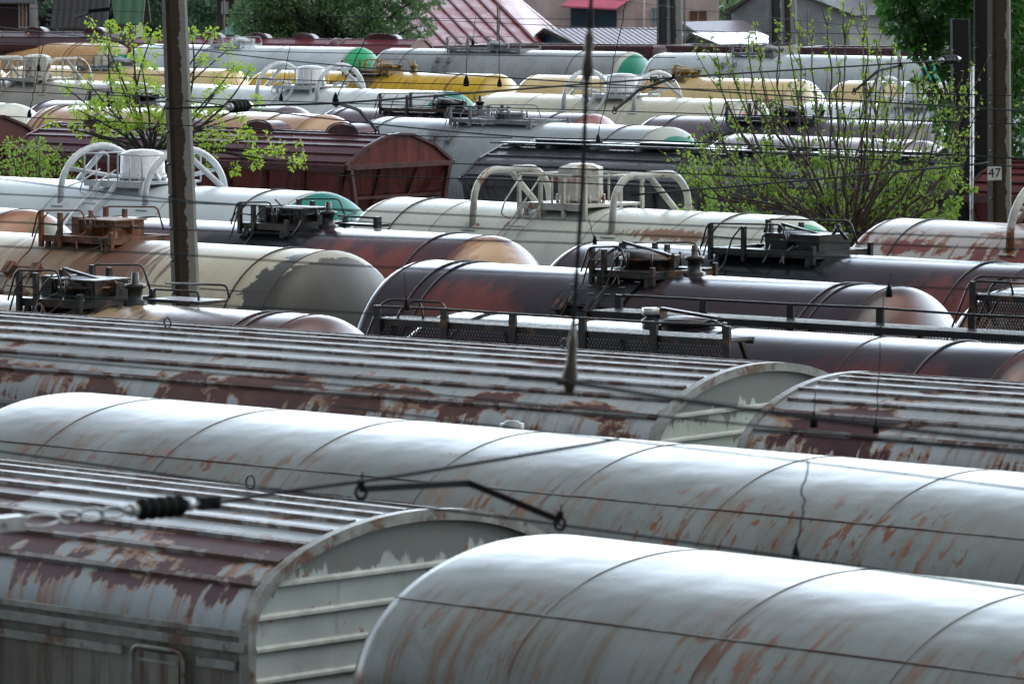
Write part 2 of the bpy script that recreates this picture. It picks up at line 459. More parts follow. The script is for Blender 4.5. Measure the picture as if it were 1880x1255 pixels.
def oil_hatch(T, cx, mt='black', s=1.0, plates=True, tilt=True, vx=.95, lid=True, deckx=(-1.15, .35), near=True, boxed=False):
    """filling hatch with lid, platform, handrails, ladder and vent, as on the oil tank wagons"""
    root = T['root']; m = M[mt]; zt = T['z']
    h = MB(); h.lathe([(zt - .12, .36), (zt + .16, .36), (zt + .16, .40), (zt + .20, .40), (zt + .20, .34)], 'z', (cx, 0, 0), 24)
    h.box((cx, -.02, zt + .12), (.95, .05, .08))
    for k in range(8):
        a = k * math.pi / 4; h.tube([(cx + .42 * math.cos(a), .42 * math.sin(a), zt + .08), (cx + .42 * math.cos(a), .42 * math.sin(a), zt + .27)], .022, 6)
    hatch = h.build('hatch', m, root)
    if lid:
        l = MB(); l.lathe([(0, .36), (.04, .35), (.07, .26), (.09, .10), (.095, .001)], 'z', (0, 0, 0), 24)
        l.bar((-.42, 0, .11), (.42, 0, .07), .06, .035); l.box((.42, 0, .02), (.06, .14, .16)); l.box((-.42, 0, .04), (.06, .1, .12))
        lo = l.build('lid', m, hatch); lo.location = (cx, 0, zt + .21)
        if tilt: lo.rotation_euler = (0, R(9), R(6))
    if boxed:
        hb = MB(); hb.box2((cx - .34, -.30, zt + .02), (cx + .36, .30, zt + .26)); hb.box2((cx - .37, -.33, zt + .26), (cx + .39, .33, zt + .285))
        for k in range(5): hb.box2((cx - .36 + k * .17, -.325, zt + .04), (cx - .33 + k * .17, -.301, zt + .25))
        hb.tube([(cx - .1, -.2, zt + .28), (cx - .22, -.25, zt + .40)], .012, 5); hb.box2((cx - .62, -.2, zt + .02), (cx - .42, .05, zt + .3)); hb.build('hatch_box', m, root)
    # deck
    d = MB(); x0, x1 = cx + deckx[0] * s, cx + deckx[1] * s
    for (ya, yb) in ((-.64, -.38), (.38, .64)):
        d.box2((x0, ya, zt + .02), (x1, yb, zt + .05))
        d.box2((x0, ya - .003, zt - .04), (x1, ya + .03, zt + .055)); d.box2((x0, yb - .03, zt - .04), (x1, yb + .003, zt + .055))
    d.box2((x0 - .02, -.64, zt - .045), (x0 + .04, .64, zt + .052)); d.box2((x1 - .06, -.64, zt - .045), (x1, .64, zt + .052))
    for xx in (x0 + .1, x1 - .12):
        for sy in (-1, 1):
            d.bar((xx, sy * .6, zt - .03), onr(T, xx, sy * .62, -.03), .07, .05)
    d.build('platform', m, root)
    # rails
    hgt = .31 * s
    for sy in (-1, 1):
        rl = MB()
        pp_ = MB(); pp_.box2((x1 - .03, sy * .65 - .03, zt - .12), (x1 + .03, sy * .65 + .03, zt + hgt * .35)); pp_.build('post', m, root)
        for xx, hz in ((x0, hgt), ((x0 + cx) / 2, hgt * .95)):
            rl.box2((xx - .03, sy * .65 - .03, zt - .12), (xx + .03, sy * .65 + .03, zt + hz))
        rl.tube(bend([(x0 - .16, sy * .68, zt + .02), (x0 - .03, sy * .68, zt + hgt), (cx + (.1 if sy < 0 else .25), sy * .68, zt + hgt + .03), (cx + (.2 if sy < 0 else .38), sy * .68, zt + .1)], .08), .014, 6)
        rl.tube([(x0, sy * .68, zt + hgt * .55), ((x0 + cx) / 2, sy * .68, zt + hgt * .5)], .012, 6)
        rl.build('handrail', m, root)
    # ladder down the near side
    ld = MB()
    for dx in (0, .42):
        P = []
        for k in range(9):
            a = R(30 + k * 8.5); rr = T['r'] + .07
            P.append((x0 + dx - .05, -rr * math.sin(a), T['zc'] + rr * math.cos(a)))
        P = [(x0 + dx + .12, -.62, zt + hgt - .02), (x0 + dx + .02, -.72, zt + .2)] + P
        ld.tube(bend(P, .05, 2), .014, 6)
    for k in range(5):
        a = R(44 + k * 12); rr = T['r'] + .07
        ld.tube([(x0 - .05, -rr * math.sin(a), T['zc'] + rr * math.cos(a)), (x0 + .37, -rr * math.sin(a), T['zc'] + rr * math.cos(a))], .012, 6)
    ld.build('ladder', m, root)
    if plates:
        for dx, a in ((-.12, R(46)), (.42, R(46)), (-.12, R(62)), (.42, R(62))):
                p = MB()
                nrm = Vector((0, -math.sin(a), math.cos(a))); c_ = Vector((x0 + dx, 0, T['zc'])) + nrm * (T['r'] + .05)
                t_ = Vector((0, -math.cos(a), -math.sin(a)))
                Mx = Matrix((Vector((1, 0, 0)), t_, nrm)).transposed()
                p.box(c_, (.05, .22, .16), 0, Mx); p.box(c_ + nrm * .07, (.18, .2, .02), 0, Mx)
                p.build('footstep', m, root)
    cl_ = MB(); rn_ = random.Random(int(abs(cx) * 100) + 3)
    cl_.tube(bend([(cx - .62, .3, zt - .05), (cx - .62, .3, zt + .24), (cx - .30, .32, zt + .26), (cx - .1, .1, zt + .24)], .07), .025, 6)
    cl_.tube([(cx - .62 + .09 * math.cos(q), .3 + .09 * math.sin(q), zt + .27) for q in [2 * math.pi * i / 14 for i in range(14)]], .012, 5, closed=True)
    cl_.build('valve', m, root)
    for k in range(3):
        ch = MB(); x_ = cx + rn_.uniform(-.5, .6); ch.tube(smooth_path([(x_, -.45, zt + .12), (x_ + rn_.uniform(-.15, .15), -.62, zt + .02), (x_ + rn_.uniform(-.2, .2), -.8, zt - .12)], 4), .012, 5); ch.build('hose', m, root)
    if vx:
        v_ = MB(); v_.lathe([(zt - .06, .13), (zt + .03, .15), (zt + .05, .09), (zt + .18, .09), (zt + .20, .13), (zt + .24, .13), (zt + .25, .05), (zt + .38, .04), (zt + .39, .001)], 'z', (cx + vx, 0, 0), 16)
        v_.build('vent_valve', m, root)
    return hatch

def gas_gear(T, cx, mt='whitetube', span=3.0, rectangular=False, capm=None, scale=1.0, simple_=False):
    """hoop guards, round valve housing, platform, rails and ladder as on the gas tank wagons"""
    root = T['root']; m = M[mt]; zt = T['z']; w = .96
    for k, sx in enumerate((-1, 1)):
        x = cx + sx * span / 2
        h = MB(); foot = onr(T, x, -w).z; H = .80 * scale
        if rectangular:
            P = bend([(x, -w, foot - .02), (x, -w * .93, zt + H * .40), (x, -w * .62, zt + H * .82), (x, w * .62, zt + H * .82), (x, w * .93, zt + H * .4), (x, w, foot - .02)], .38, 6)
        else:
            P = [(x, -w, foot - .02)] + [(x, -w * math.cos(q), zt - .18 + (H + .12) * math.sin(q)) for q in [math.pi * i / 20 for i in range(1, 20)]] + [(x, w, foot - .02)]
        h.tube(P, .068 * scale, 10)
        for sy in (-1, 1): h.box(onr(T, x, sy * (w + .02), .0), (.3, .16, .05), 0, Matrix.Rotation(-sy * math.asin(min(.95, w / T['r'])), 3, 'X'))
        ho = h.build('hoop_guard', m, root)
        br = MB()
        br.tube([(x, .05, zt + H * .78), (x + sx * -.15 if rectangular else x + sx * .75, .15, zt + .0)] if not rectangular else [(x, -.05, zt + H * .8), (x + .05, .75, onr(T, x, .75).z)], .06 * scale, 8)
        if not rectangular:
            br.tube([(x, -w * .80, zt + H * .38), (x - sx * .55, -.1, zt + .1)], .045 * scale, 8)
            br.tube([(x, w * .80, zt + H * .38), (x - sx * .5, .2, zt + .08)], .045 * scale, 8)
        br.build('brace', m, ho)
    # housing
    c = MB(); rr = .455 * scale; hh = (.56 if rectangular else .44) * scale
    c.lathe([(zt - .1, rr * .82), (zt + .1, rr * .82), (zt + .1, rr * 1.08), (zt + .15, rr * 1.08), (zt + .15, rr), (zt + .15 + hh, rr * (1.0 if rectangular else .98)), (zt + .21 + hh, rr * .55), (zt + .225 + hh, .001)] , 'z', (cx, 0, 0), 6 if rectangular else 28, sm=not rectangular)
    for k in range(14):
        a = k * 2 * math.pi / 14; c.tube([(cx + rr * 1.0 * math.cos(a), rr * math.sin(a), zt + .03), (cx + rr * math.cos(a), rr * math.sin(a), zt + .19)], .022, 5)
    cap = c.build('valve_housing', capm or m, root)
    # platform and rails
    p = MB(); px = .85 * scale; py = .82 * scale
    p.box2((cx - px, -py, zt + .02), (cx + px, -py + .42, zt + .06)); p.box2((cx - px, py - .42, zt + .02), (cx + px, py, zt + .06))
    p.box2((cx - px, -py + .42, zt + .018), (cx - px + .35, py - .42, zt + .058)); p.box2((cx + px - .35, -py + .42, zt + .018), (cx + px, py - .42, zt + .058))
    p.box2((cx - px - .01, -py - .012, zt - .04), (cx + px + .01, -py - .001, zt + .07))
    for ax in (-px + .1, px - .1):
        for sy in (-1, 1): p.bar((cx + ax, sy * (py - .06), zt + .02), onr(T, cx + ax, sy * (py - .06), -.02), .06, .05)
    p.build('platform', m, root)
    hh2 = .62 * scale
    rad = .016 if not rectangular else .022
    for sy in (-1, 1):
        r_ = MB()
        segs = [(-px, -.12), (.12, px)] if (sy < 0 and not rectangular) else [(-px, px)]
        for (a, b_) in segs:
            r_.tube(bend([(cx + a, sy * py, zt + .04), (cx + a, sy * py, zt + hh2), (cx + b_, sy * py, zt + hh2), (cx + b_, sy * py, zt + .04)], .06), rad, 6)
            r_.tube([(cx + (a + b_) / 2, sy * py, zt + .04), (cx + (a + b_) / 2, sy * py, zt + hh2)], rad * .85, 6)
        if rectangular:
            for sx in (-1, -.35, .35, 1): r_.box2((cx + sx * px - .025, sy * py - .03, onr(T, cx, sy * py).z - .03), (cx + sx * px + .025, sy * py + .03, zt + hh2))
        r_.build('handrail', m, root)
    for sx in (-1, 1):
        r_ = MB(); r_.tube([(cx + sx * px, -py, zt + hh2 * .98), (cx + sx * px, py, zt + hh2 * .98)], rad * .9, 6); r_.build('end_rail', m, root)
    # ladder
    l = MB(); x0 = cx - px * (.45 if not rectangular else .9)
    wd = .045 if not rectangular else .02
    for dx in (0, .42):
        P = [(x0 + dx, -py - .02, zt + .02)]
        for k in range(8):
            a = R(35 + k * 6.5); q = T['r'] + .10; P.append((x0 + dx - .0 - k * .035, -q * math.sin(a), T['zc'] + q * math.cos(a)))
        for i in range(len(P) - 1): l.bar(P[i], P[i + 1], wd, wd * 1.6)
        l.tube(bend([(x0 + dx, -py, zt + hh2 * (.5 if not rectangular else 1)), (x0 + dx - .1, -py - .32, zt + .08), (x0 + dx - .14, -py - .36, zt - .12), (x0 + dx - .1, -py - .18, zt - .2)], .05), .014, 6)
    for k in range(1, 8, 2):
        a = R(35 + k * 6.5); q = T['r'] + .10; xx = x0 - k * .035
        l.bar((xx, -q * math.sin(a), T['zc'] + q * math.cos(a)), (xx + .42, -q * math.sin(a), T['zc'] + q * math.cos(a)), .03, .03)
    l.build('ladder', m, root)
    return cap

def walkway(T, xa, xb, side, mt='black', skirt=True, rail=.15, posts=4, ladder=None):
    root = T['root']; m = M[mt]; zt = T['z'] + .0; y = side * 1.2
    d = MB()
    d.box2((xa, y - .22, zt - .02), (xb, y + .22, zt + .004))
    for yy in (y - .23, y + .23): d.box2((xa, yy - .012, zt - .06), (xb, yy + .012, zt + .015))
    n = max(1, int((xb - xa) / 1.3))
    for i in range(n + 1):
        x = xa + (xb - xa) * i / n
        d.bar((x, y, zt - .03), (x, side * 1.0, T['zc'] + math.sqrt(T['r'] ** 2 - 1.0) + .0), .05, .05)
    dk = d.build('walkway', [M['mesh']], root) if False else d.build('walkway', m, root)
    g = MB(); st = .045                      # expanded metal laid on top: real diagonal strands
    k = xa
    while k < xb - .05:
        g.bar((k, y - .21, zt + .012), (k + .04, y + .21, zt + .012), .012, .012); k += st
    g.build('grating', M['mesh'], dk)
    if skirt:
        g = MB(); zb = zt - .62; yy = y + side * .235
        k = xa; hgt = zt - .06 - zb
        while k < xb + hgt * .55:
            a = max(k - hgt * .55, xa); b_ = min(k, xb)
            if k - hgt * .55 < xb and b_ > a:
                za = zb + (a - (k - hgt * .55)) / .55; zb2 = zb + (b_ - (k - hgt * .55)) / .55
                g.bar((a, yy, za), (b_, yy, zb2), .006, .013, up=(0, 1, 0)); 
                g.bar((a, yy + .004, zt - .06 - (za - zb)), (b_, yy + .004, zt - .06 - (zb2 - zb)), .006, .013, up=(0, 1, 0))
            k += .042
        g.build('mesh_guard', M['mesh'], root)
    r_ = MB()
    for i in range(posts + 1):
        x = xa + (xb - xa) * i / posts
        r_.box2((x - .045, y + side * .245, zt - (.66 if skirt else .1)), (x + .045, y + side * .285, zt + rail))
    P = [(xa - .02, y + side * .265, zt - .02)] + [(xa + (xb - xa) * i / posts, y + side * .265, zt + rail + random.uniform(-.012, .012)) for i in range(posts + 1)] + [(xb + .02, y + side * .265, zt - .02)]
    r_.tube(bend(P, .08), .016, 6)
    r_.build('handrail', m, root)
    if ladder is not None:
        l = MB(); x = ladder
        for dx in (0, .34):
            l.bar((x + dx, y - .05, zt - .02), (x + dx - .42, y - .35 * 1, zt - 1.0), .09, .03)
            l.tube(bend([(x + dx - .35, y - .3, zt - .75), (x + dx - .1, y - .08, zt + .12), (x + dx, y, zt + rail + .05), (x + dx + .45, y, zt + rail + .05), (x + dx + .5, y, zt)], .07), .014, 6)
        for k in range(4):
            q = k / 4; l.bar((x - .42 * q - .02, y - .05 - .3 * q, zt - q), (x + .34 - .42 * q, y - .05 - .3 * q, zt - q), .05, .03)
        l.build('ladder', m, root)
M['mesh'] = simple('expanded metal', (.05, .04, .04), .3, .4, 10, metal=.3)

# ------------------------------------------------------------------ roofed wagons
def roof_profile(hw, rise, zt, n=36, p=2.0, dn=0):
    out = []
    for i in range(n + 1):
        q = math.pi * (i / n) - math.pi / 2          # -pi/2 near eave ... +pi/2 far eave
        y = hw * math.sin(q); z = zt - rise + rise * math.cos(q) ** (2 / p) if abs(math.cos(q)) > 1e-6 else zt - rise
        out.append((y, z))
    return out
def arcs(pr):
    A = [0.0]
    for i in range(1, len(pr)): A.append(A[-1] + math.hypot(pr[i][0] - pr[i - 1][0], pr[i][1] - pr[i - 1][1]))
    mid = A[-1] / 2
    return [mid - a for a in A]                      # + on the near side
def on_profile(pr, A, v):
    for i in range(len(A) - 1):
        if A[i] >= v >= A[i + 1]:
            t = (A[i] - v) / (A[i] - A[i + 1]); y = pr[i][0] + (pr[i + 1][0] - pr[i][0]) * t; z = pr[i][1] + (pr[i + 1][1] - pr[i][1]) * t
            d = Vector((0, pr[i + 1][0] - pr[i][0], pr[i + 1][1] - pr[i][1])).normalized()
            return Vector((0, y, z)), Vector((0, -d.z, d.y)), d
    return Vector((0, pr[-1][0], pr[-1][1])), Vector((0, 0, 1)), Vector((0, 1, 0))

def placed(name, label, cat, row, xc_l, xc_r, hw, ze, L=None, group=None):
    rw = ROW[row]
    tL = rw.t_at(xc_l, ze, -hw) if xc_l is not None else None
    tR = rw.t_at(xc_r, ze, -hw) if xc_r is not None else None
    if tL is None: tL = tR - L
    if tR is None: tR = tL + L
    tc = (tL + tR) / 2
    root = thing(name, label, cat, rw.w(tc), rw.rz, group)
    return dict(root=root, row=rw, tL=tL, tR=tR, tc=tc, h=(tR - tL) / 2)

def ribbed_boxcar(name, label, row, xl, xr, zt, roofm, wallm, endm, L=14.0, rise=.68, hw=1.6, door=True):
    W = placed(name, label, 'boxcar', row, xl, xr, hw, zt - rise, L); root = W['root']; h = W['h']
    W.update(z=zt, r=1.6, zc=zt - 1.6)
    pr = roof_profile(hw, rise, zt, 40); A = arcs(pr)
    b = MB(); nx = 28
    for i in range(nx):
        xa = -h + 2 * h * i / nx; xb = -h + 2 * h * (i + 1) / nx
        for j in range(len(pr) - 1):
            p, q = pr[j], pr[j + 1]
            b.poly([(xa, p[0], p[1]), (xb, p[0], p[1]), (xb, q[0], q[1]), (xa, q[0], q[1])], [(xa, A[j]), (xb, A[j]), (xb, A[j + 1]), (xa, A[j + 1])], 0, True)
    # longitudinal roof ribs
    vmax = A[0]; nr = 13
    for k in range(nr):
        v = -vmax + .36 + (2 * vmax - .72) * k / (nr - 1)
        P, nn, dd = on_profile(pr, A, v)
        for (o0, o1, hh) in ((-.032, .032, .03),):
            a = [P + dd * o0 - nn * .01, P + dd * (o0 * .6) + nn * hh, P + dd * (o1 * .6) + nn * hh, P + dd * o1 - nn * .01]
            xs = -h + .02 + random.uniform(0, .12); xe = h - .05 - random.uniform(0, .06)
            ring0 = [Vector((xs, q.y, q.z)) for q in a]; ring1 = [Vector((xe, q.y, q.z)) for q in a]
            for i in range(3):
                b.poly([ring0[i], ring1[i], ring1[i + 1], ring0[i + 1]], [(xs, v + i * .03), (xe, v + i * .03), (xe, v + i * .03 + .03), (xs, v + i * .03 + .03)], 1)
            b.poly(ring1, None, 1); b.poly(ring0[::-1], None, 1)
    b.build('roof', [roofm, M['roofrib']], root, merge=True)
    # end rims: curved angle standing proud of both ends of the roof
    for sx in (-1, 1):
        e = MB()
        for j in range(len(pr) - 1):
            def pt(i, o, x): 
                y, z = pr[i]; nv = Vector((y / hw ** 2, (z - (zt - rise)) / rise ** 2)) 
                if nv.length < 1e-6: nv = Vector((y, 0))
                nv.normalize(); return (x, y + nv.x * o, z + nv.y * o)
            x0, x1 = sx * (h - .05), sx * (h + .03)
            e.poly([pt(j, .028, x0), pt(j, .028, x1), pt(j + 1, .028, x1), pt(j + 1, .028, x0)], sm=True)
            e.poly([pt(j, .028, x1), pt(j, -.05, x1), pt(j + 1, -.05, x1), pt(j + 1, .028, x1)])
            e.poly([pt(j, -.01, x0), pt(j, .028, x0), pt(j + 1, .028, x0), pt(j + 1, -.01, x0)])
        for sy in (-1, 1): e.box2((sx * (h - .06), sy * (hw - .04), 1.35), (sx * (h + .032), sy * (hw + .028), zt - rise))
        e.build('end_rim', M['rim'], root)
    # walls
    ze = zt - rise
    w = MB()
    for sy in (-1, 1):
        y = sy * hw
        w.poly([(-h, y, 1.3), (h, y, 1.3), (h, y, ze), (-h, y, ze)][::sy], [(-h, 4.2), (h, 4.2), (h, 1.8), (-h, 1.8)][::sy])
        yo = sy * (hw + .02)
        w.box2((-h, sy * (hw - .01), ze - .12), (h, sy * (hw + .05), ze - .06), 1)
        w.box2((-h, sy * (hw - .012), ze - .02), (h, sy * (hw + .03), ze + .02), 1)
        x = -h + .25
        bays = [(-h + .15, -h + 2.5), (-h + 2.7, -h + 4.6), (-1.3, 1.3), (h - 4.6, h - 2.75), (h - 2.65, h - 1.24), (h - .48, h - .10)]
        for (a, c) in bays:
            for zz in (ze - .22, ze - .78, ze - 1.2, ze - 1.65, ze - 2.1): 
                w.box2((a, sy * (hw - .01), zz - .03), (c, sy * (hw + .035), zz + .03), 1)
        for xx in (-h + 2.6, -h + 4.7, -1.45, 1.45, h - 4.7, h - 2.7): w.box2((xx - .05, sy * (hw - .012), 1.32), (xx + .05, sy * (hw + .045), ze - .07), 1)
    w.build('side_wall', [wallm, M['rim']], root)
    if door:
        d = MB(); xa, xb = h - 1.12, h - .60
        y = -(hw + .045)
        d.poly([(xa + .04, y, ze - .2), (xb - .04, y, ze - .2), (xb - .07, y, ze - 1.7), (xa + .07, y, ze - 1.7)][::-1], [(xa, 2.1), (xb, 2.1), (xb, 3.5), (xa, 3.5)][::-1])
        d.tube(bend([(xa, y, ze - 1.7), (xa, y, ze - .17), (xb, y, ze - .17), (xb, y, ze - 1.7)], .09), .018, 6, m=1); d.box2((xa + .06, y - .004, ze - .27), (xb - .06, y + .02, ze - .25), 1)
        d.build('side_hatch', [wallm, M['rim']], root)
    for sx in (-1, 1):
        e = MB(); x = sx * (h - .02)
        bot = 1.3
        ring = [(x, y, z) for y, z in pr]
        for j in range(len(pr) - 1):
            y0, z0 = pr[j]; y1, z1 = pr[j + 1]
            q = [(x, y0, bot), (x, y1, bot), (x, y1, z1), (x, y0, z0)]; uv = [(y0, bot), (y1, bot), (y1, z1), (y0, z0)]
            if sx < 0: q = q[::-1]; uv = uv[::-1]
            e.poly(q, uv)
        for k in range(13):
            zz = ze + .31 - .215 * k
            yy = hw * (math.sqrt(max(0, 1 - ((zz - ze) / rise) ** 2)) if zz > ze else 1) - .07
            if yy < .2: continue
            c0 = [(x - sx * .01, zz - .03), (x + sx * .032, zz - .01), (x + sx * .032, zz + .01), (x - sx * .01, zz + .03)]
            for i in range(3):
                e.poly([(c0[i][0], -yy, c0[i][1]), (c0[i][0], yy, c0[i][1]), (c0[i + 1][0], yy, c0[i + 1][1]), (c0[i + 1][0], -yy, c0[i + 1][1])][::sx], m=1)
            for sy in (-1, 1): e.poly([(a, sy * yy, c) for a, c in c0], m=1)
        e.build('end_wall', [endm, M['endrib']], root)
    # lifting eyes
    for (x, v) in ((h * .18, .25), (-h * .5, .3), (h * .72, -.2), (-h * .1, -.4)):
        P, nn, dd = on_profile(pr, A, v); e = MB(); P = P + nn * .02
        e.tube([P + Vector((x + .045 * math.cos(q), 0, 0)) + nn * (.05 + .05 * math.sin(q)) for q in [2 * math.pi * i / 12 for i in range(12)]], .009, 5, closed=True)
        e.build('lifting_eye', M['black'], root)
    running_gear(root, 2 * h)
    return W

def smooth_wagon(name, label, row, xl, xr, zt, mat, L=15.5, rise=.86, hw=1.6, ringstep=1.5, off=.75, cat='covered wagon'):
    W = placed(name, label, cat, row, xl, xr, hw, zt - rise - .1, L); root = W['root']; h = W['h']
    W.update(z=zt, r=1.6, zc=zt - 1.6)
    pr0 = roof_profile(hw, rise, zt, 44)
    pr = [(-hw, 1.3), (-hw, 2.4), (-hw, zt - rise - .4), (-hw, zt - rise - .1)] + pr0 + [(hw, zt - rise - .1), (hw, zt - rise - .4), (hw, 2.4), (hw, 1.3)]
    A = arcs(pr)
    b = MB(); xs = []
    # ends roll over slightly so the far edge is soft
    prof_x = [(-h, .10), (-h + .03, .05), (-h + .09, .012), (-h + .18, 0)]
    n = 44
    xs = prof_x + [(-h + .18 + (2 * h - .36) * i / n, 0) for i in range(1, n)] + [(-x, s) for x, s in prof_x[::-1]]
    def P(i, x, s):
        y, z = pr[i]; return (x, y * (1 - s / hw), (z - 1.3) * (1 - s / 3.3) + 1.3)
    for i in range(len(xs) - 1):
        (xa, sa), (xb, sb) = xs[i], xs[i + 1]
        for j in range(len(pr) - 1):
            b.poly([P(j, xa, sa), P(j, xb, sb), P(j + 1, xb, sb), P(j + 1, xa, sa)], [(xa, A[j]), (xb, A[j]), (xb, A[j + 1]), (xa, A[j + 1])], 0, True)
    for sx, (x, s) in ((-1, xs[0]), (1, xs[-1])):
        pts = [P(i, x, s) for i in range(len(pr))]
        b.poly(pts[::-sx], [(p[0], 2.5) for p in pts])
    x = -h + off
    while x < h - .2:
        ring = [(x, y + (y / hw) * .002, z + .002) for y, z in pr[3:-3]]
        b.tube(ring, .0045, 4, m=1); x += ringstep
    vs = 1.28
    for sy in (1, -1):
        pp, nn, dd = on_profile(pr, A, vs * sy)
        b.tube([(xx, pp.y + nn.y * .003, pp.z + nn.z * .003) for xx in [-h + .1 + (2 * h - .2) * i / 60 for i in range(61)]], .007, 4, m=1)
    # real weld of the faces so shading is smooth
    b.build('body', [mat, M['seamrust']], root, merge=True)
    running_gear(root, 2 * h)
    return W

def hopper(name, label, row, xl, xr, zt, m, mb, roofm=None, L=11, rise=.6, hw=1.66, cat='hopper wagon', ribs=6, plank=False, p=2.0, panel=None):
    W = placed(name, label, cat, row, xl, xr, hw, zt - rise, L); root = W['root']; h = W['h']; W.update(z=zt, r=1.6, zc=zt - 1.6)
    pts = [(-hw, zt - rise), (-hw * .66, zt - rise * .42), (-hw * .25, zt - rise * .04), (0, zt), (hw * .25, zt - rise * .04), (hw * .66, zt - rise * .42), (hw, zt - rise)]
    b = MB(); A = arcs(pts)
    for j in range(len(pts) - 1):
        a, c = pts[j], pts[j + 1]
        b.poly([(-h, a[0], a[1]), (h, a[0], a[1]), (h, c[0], c[1]), (-h, c[0], c[1])], [(-h, A[j]), (h, A[j]), (h, A[j + 1]), (-h, A[j + 1])])
    for k in range(ribs * 2):
        v = -A[0] + .12 + (2 * A[0] - .24) * k / (ribs * 2 - 1)
        P, nn, dd = on_profile(pts, A, v)
        b.bar((-h + .03, P.y + nn.y * .012, P.z + nn.z * .012), (h - .05, P.y + nn.y * .012, P.z + nn.z * .012), .05, .05, 1, up=tuple(nn))
    b.build('roof', [roofm or m, mb], root)
    for sx in (-1, 1):
        e = MB()
        x = sx * (h + .004); q = [(x, y, z) for y, z in pts]
        e.poly(q[::-sx] , [(y, z) for y, z in pts][::-sx])
        for j in range(len(pts) - 1):
            e.bar((x + sx * .02, pts[j][0], pts[j][1] + .01), (x + sx * .02, pts[j + 1][0], pts[j + 1][1] + .01), .07, .06, 1)
        e.bar((x + sx * .04, -hw - .03, zt - rise - .03), (x + sx * .04, hw + .03, zt - rise - .03), .10, .10, 1)
        # sloping hopper end with corner struts
        zt2 = zt - rise - .06
        e.poly([(x, -hw + .04, zt2), (x, hw - .04, zt2), (x - sx * .7, hw - .35, zt2 - 1.7), (x - sx * .7, -hw + .35, zt2 - 1.7)][::-sx], [(-1.6, 4), (1.6, 4), (1.3, 2), (-1.3, 2)])
        for yy in (-.55, .55): e.bar((x + sx * .02, yy * 1.05, zt2), (x - sx * .68, yy * .8, zt2 - 1.7), .06, .06, 1)
        for sy in (-1, 1): e.bar((x + sx * .03, sy * (hw - .1), zt2), (x + sx * .0, sy * (hw - .55), zt2 - 2.0), .11, .09, 1)
        e.bar((x - sx * .16, -hw + .1, zt2 - .62), (x - sx * .16, hw - .1, zt2 - .62), .05, .06, 1)
        e.build('end_wall', [m, mb], root)
    w = MB(); zt2 = zt - rise
    for sy in (-1, 1):
        w.poly([(-h, sy * hw, zt2), (h, sy * hw, zt2), (h - .7, sy * (hw - .35), zt2 - 1.75), (-h + .7, sy * (hw - .35), zt2 - 1.75)][::-sy], [(-h, 1.8), (h, 1.8), (h, 3.4), (-h, 3.4)])
        w.box2((-h, sy * (hw - .02), zt2 - .13), (h, sy * (hw + .05), zt2 + .015), 1)
        n = 9
        for i in range(n + 1):
            x = -h + .12 + (2 * h - .24) * i / n
            w.bar((x, sy * (hw + .01), zt2 - .1), (x * .92, sy * (hw - .33), zt2 - 1.75), .09, .09, 1)
        w.bar((-h + .3, sy * (hw - .13), zt2 - .8), (h - .3, sy * (hw - .13), zt2 - .8), .06, .07, 1)
    w.build('side_wall', [m, mb], root)
    if plank:
        pl = MB()
        for y in (-.45, .45):
            x = -h + .1
            while x < h - 1:
                ln = random.uniform(1.6, 2.6); pl.box2((x, y - .19, zt + .04 + random.uniform(0, .02)), (min(x + ln, h), y + .19, zt + .08)); x += ln + random.uniform(.02, .3)
        for i in range(10):
            x = -h + .3 + (2 * h - .6) * i / 9; pl.box2((x - .04, -.75, zt - .02), (x + .04, .75, zt + .038))
        pl.build('roof_walk', M['plank'], root)
        for i in range(4):
            x = -h + 1.4 + (2 * h - 2.8) * i / 3; q = MB(); q.box2((x - .7, -.22, zt + .0), (x + .7, .22, zt + .12)); q.box2((x - .75, -.26, zt + .12), (x + .75, .26, zt + .14))
            q.build('hatch', M['black'], root)
    else:
        for i in range(4):
            x = -h + 1.3 + (2 * h - 2.6) * i / 3; q = MB()
            n = 14
            for k in range(n):
                a0, a1 = math.pi * k / n, math.pi * (k + 1) / n
                q.poly([(x - .42 * math.cos(a0), -.3, zt + .0 + .2 * math.sin(a0)), (x - .42 * math.cos(a1), -.3, zt + .2 * math.sin(a1)), (x - .42 * math.cos(a1), .3, zt + .2 * math.sin(a1)), (x - .42 * math.cos(a0), .3, zt + .2 * math.sin(a0))][::-1], sm=True)
                for yy in (-.3, .3): q.poly([(x, yy, zt - .02), (x - .42 * math.cos(a0), yy, zt + .2 * math.sin(a0)), (x - .42 * math.cos(a1), yy, zt + .2 * math.sin(a1))])
            q.tube([(x - .45 * math.cos(math.pi * k / 12), -.31, zt + .225 * math.sin(math.pi * k / 12)) for k in range(13)], .02, 5)
            q.build('hatch', mb, root)
    running_gear(root, 2 * h)
    return W

def gondola(name, label, row, xl, xr, zt, m, L=13):
    hw = 1.6; W = placed(name, label, 'gondola', row, xl, xr, hw, zt, L); root = W['root']; h = W['h']
    b = MB()
    for sy in (-1, 1):
        b.box2((-h, sy * hw - .03, 1.4), (h, sy * hw + .03, zt - .1)); b.box2((-h, sy * hw - .09, zt - .12), (h, sy * hw + .09, zt))
        for i in range(9):
            x = -h + .1 + (2 * h - .2) * i / 8; b.box2((x - .08, sy * (hw + .025), 1.4), (x + .08, sy * (hw + .14), zt - .121))
        b.box2((-h, sy * (hw + .028), zt - .75), (h, sy * (hw + .08), zt - .68))
    for sx in (-1, 1):
        b.box2((sx * h - .03, -hw + .031, 1.4), (sx * h + .03, hw - .031, zt - .1)); b.box2((sx * h - .085, -hw + .091, zt - .118), (sx * h + .085, hw - .091, zt - .004))
    b.box2((-h + .031, -hw + .031, 1.35), (h - .031, hw - .031, 1.66))
    b.build('body', m, root); running_gear(root, 2 * h)
    return W

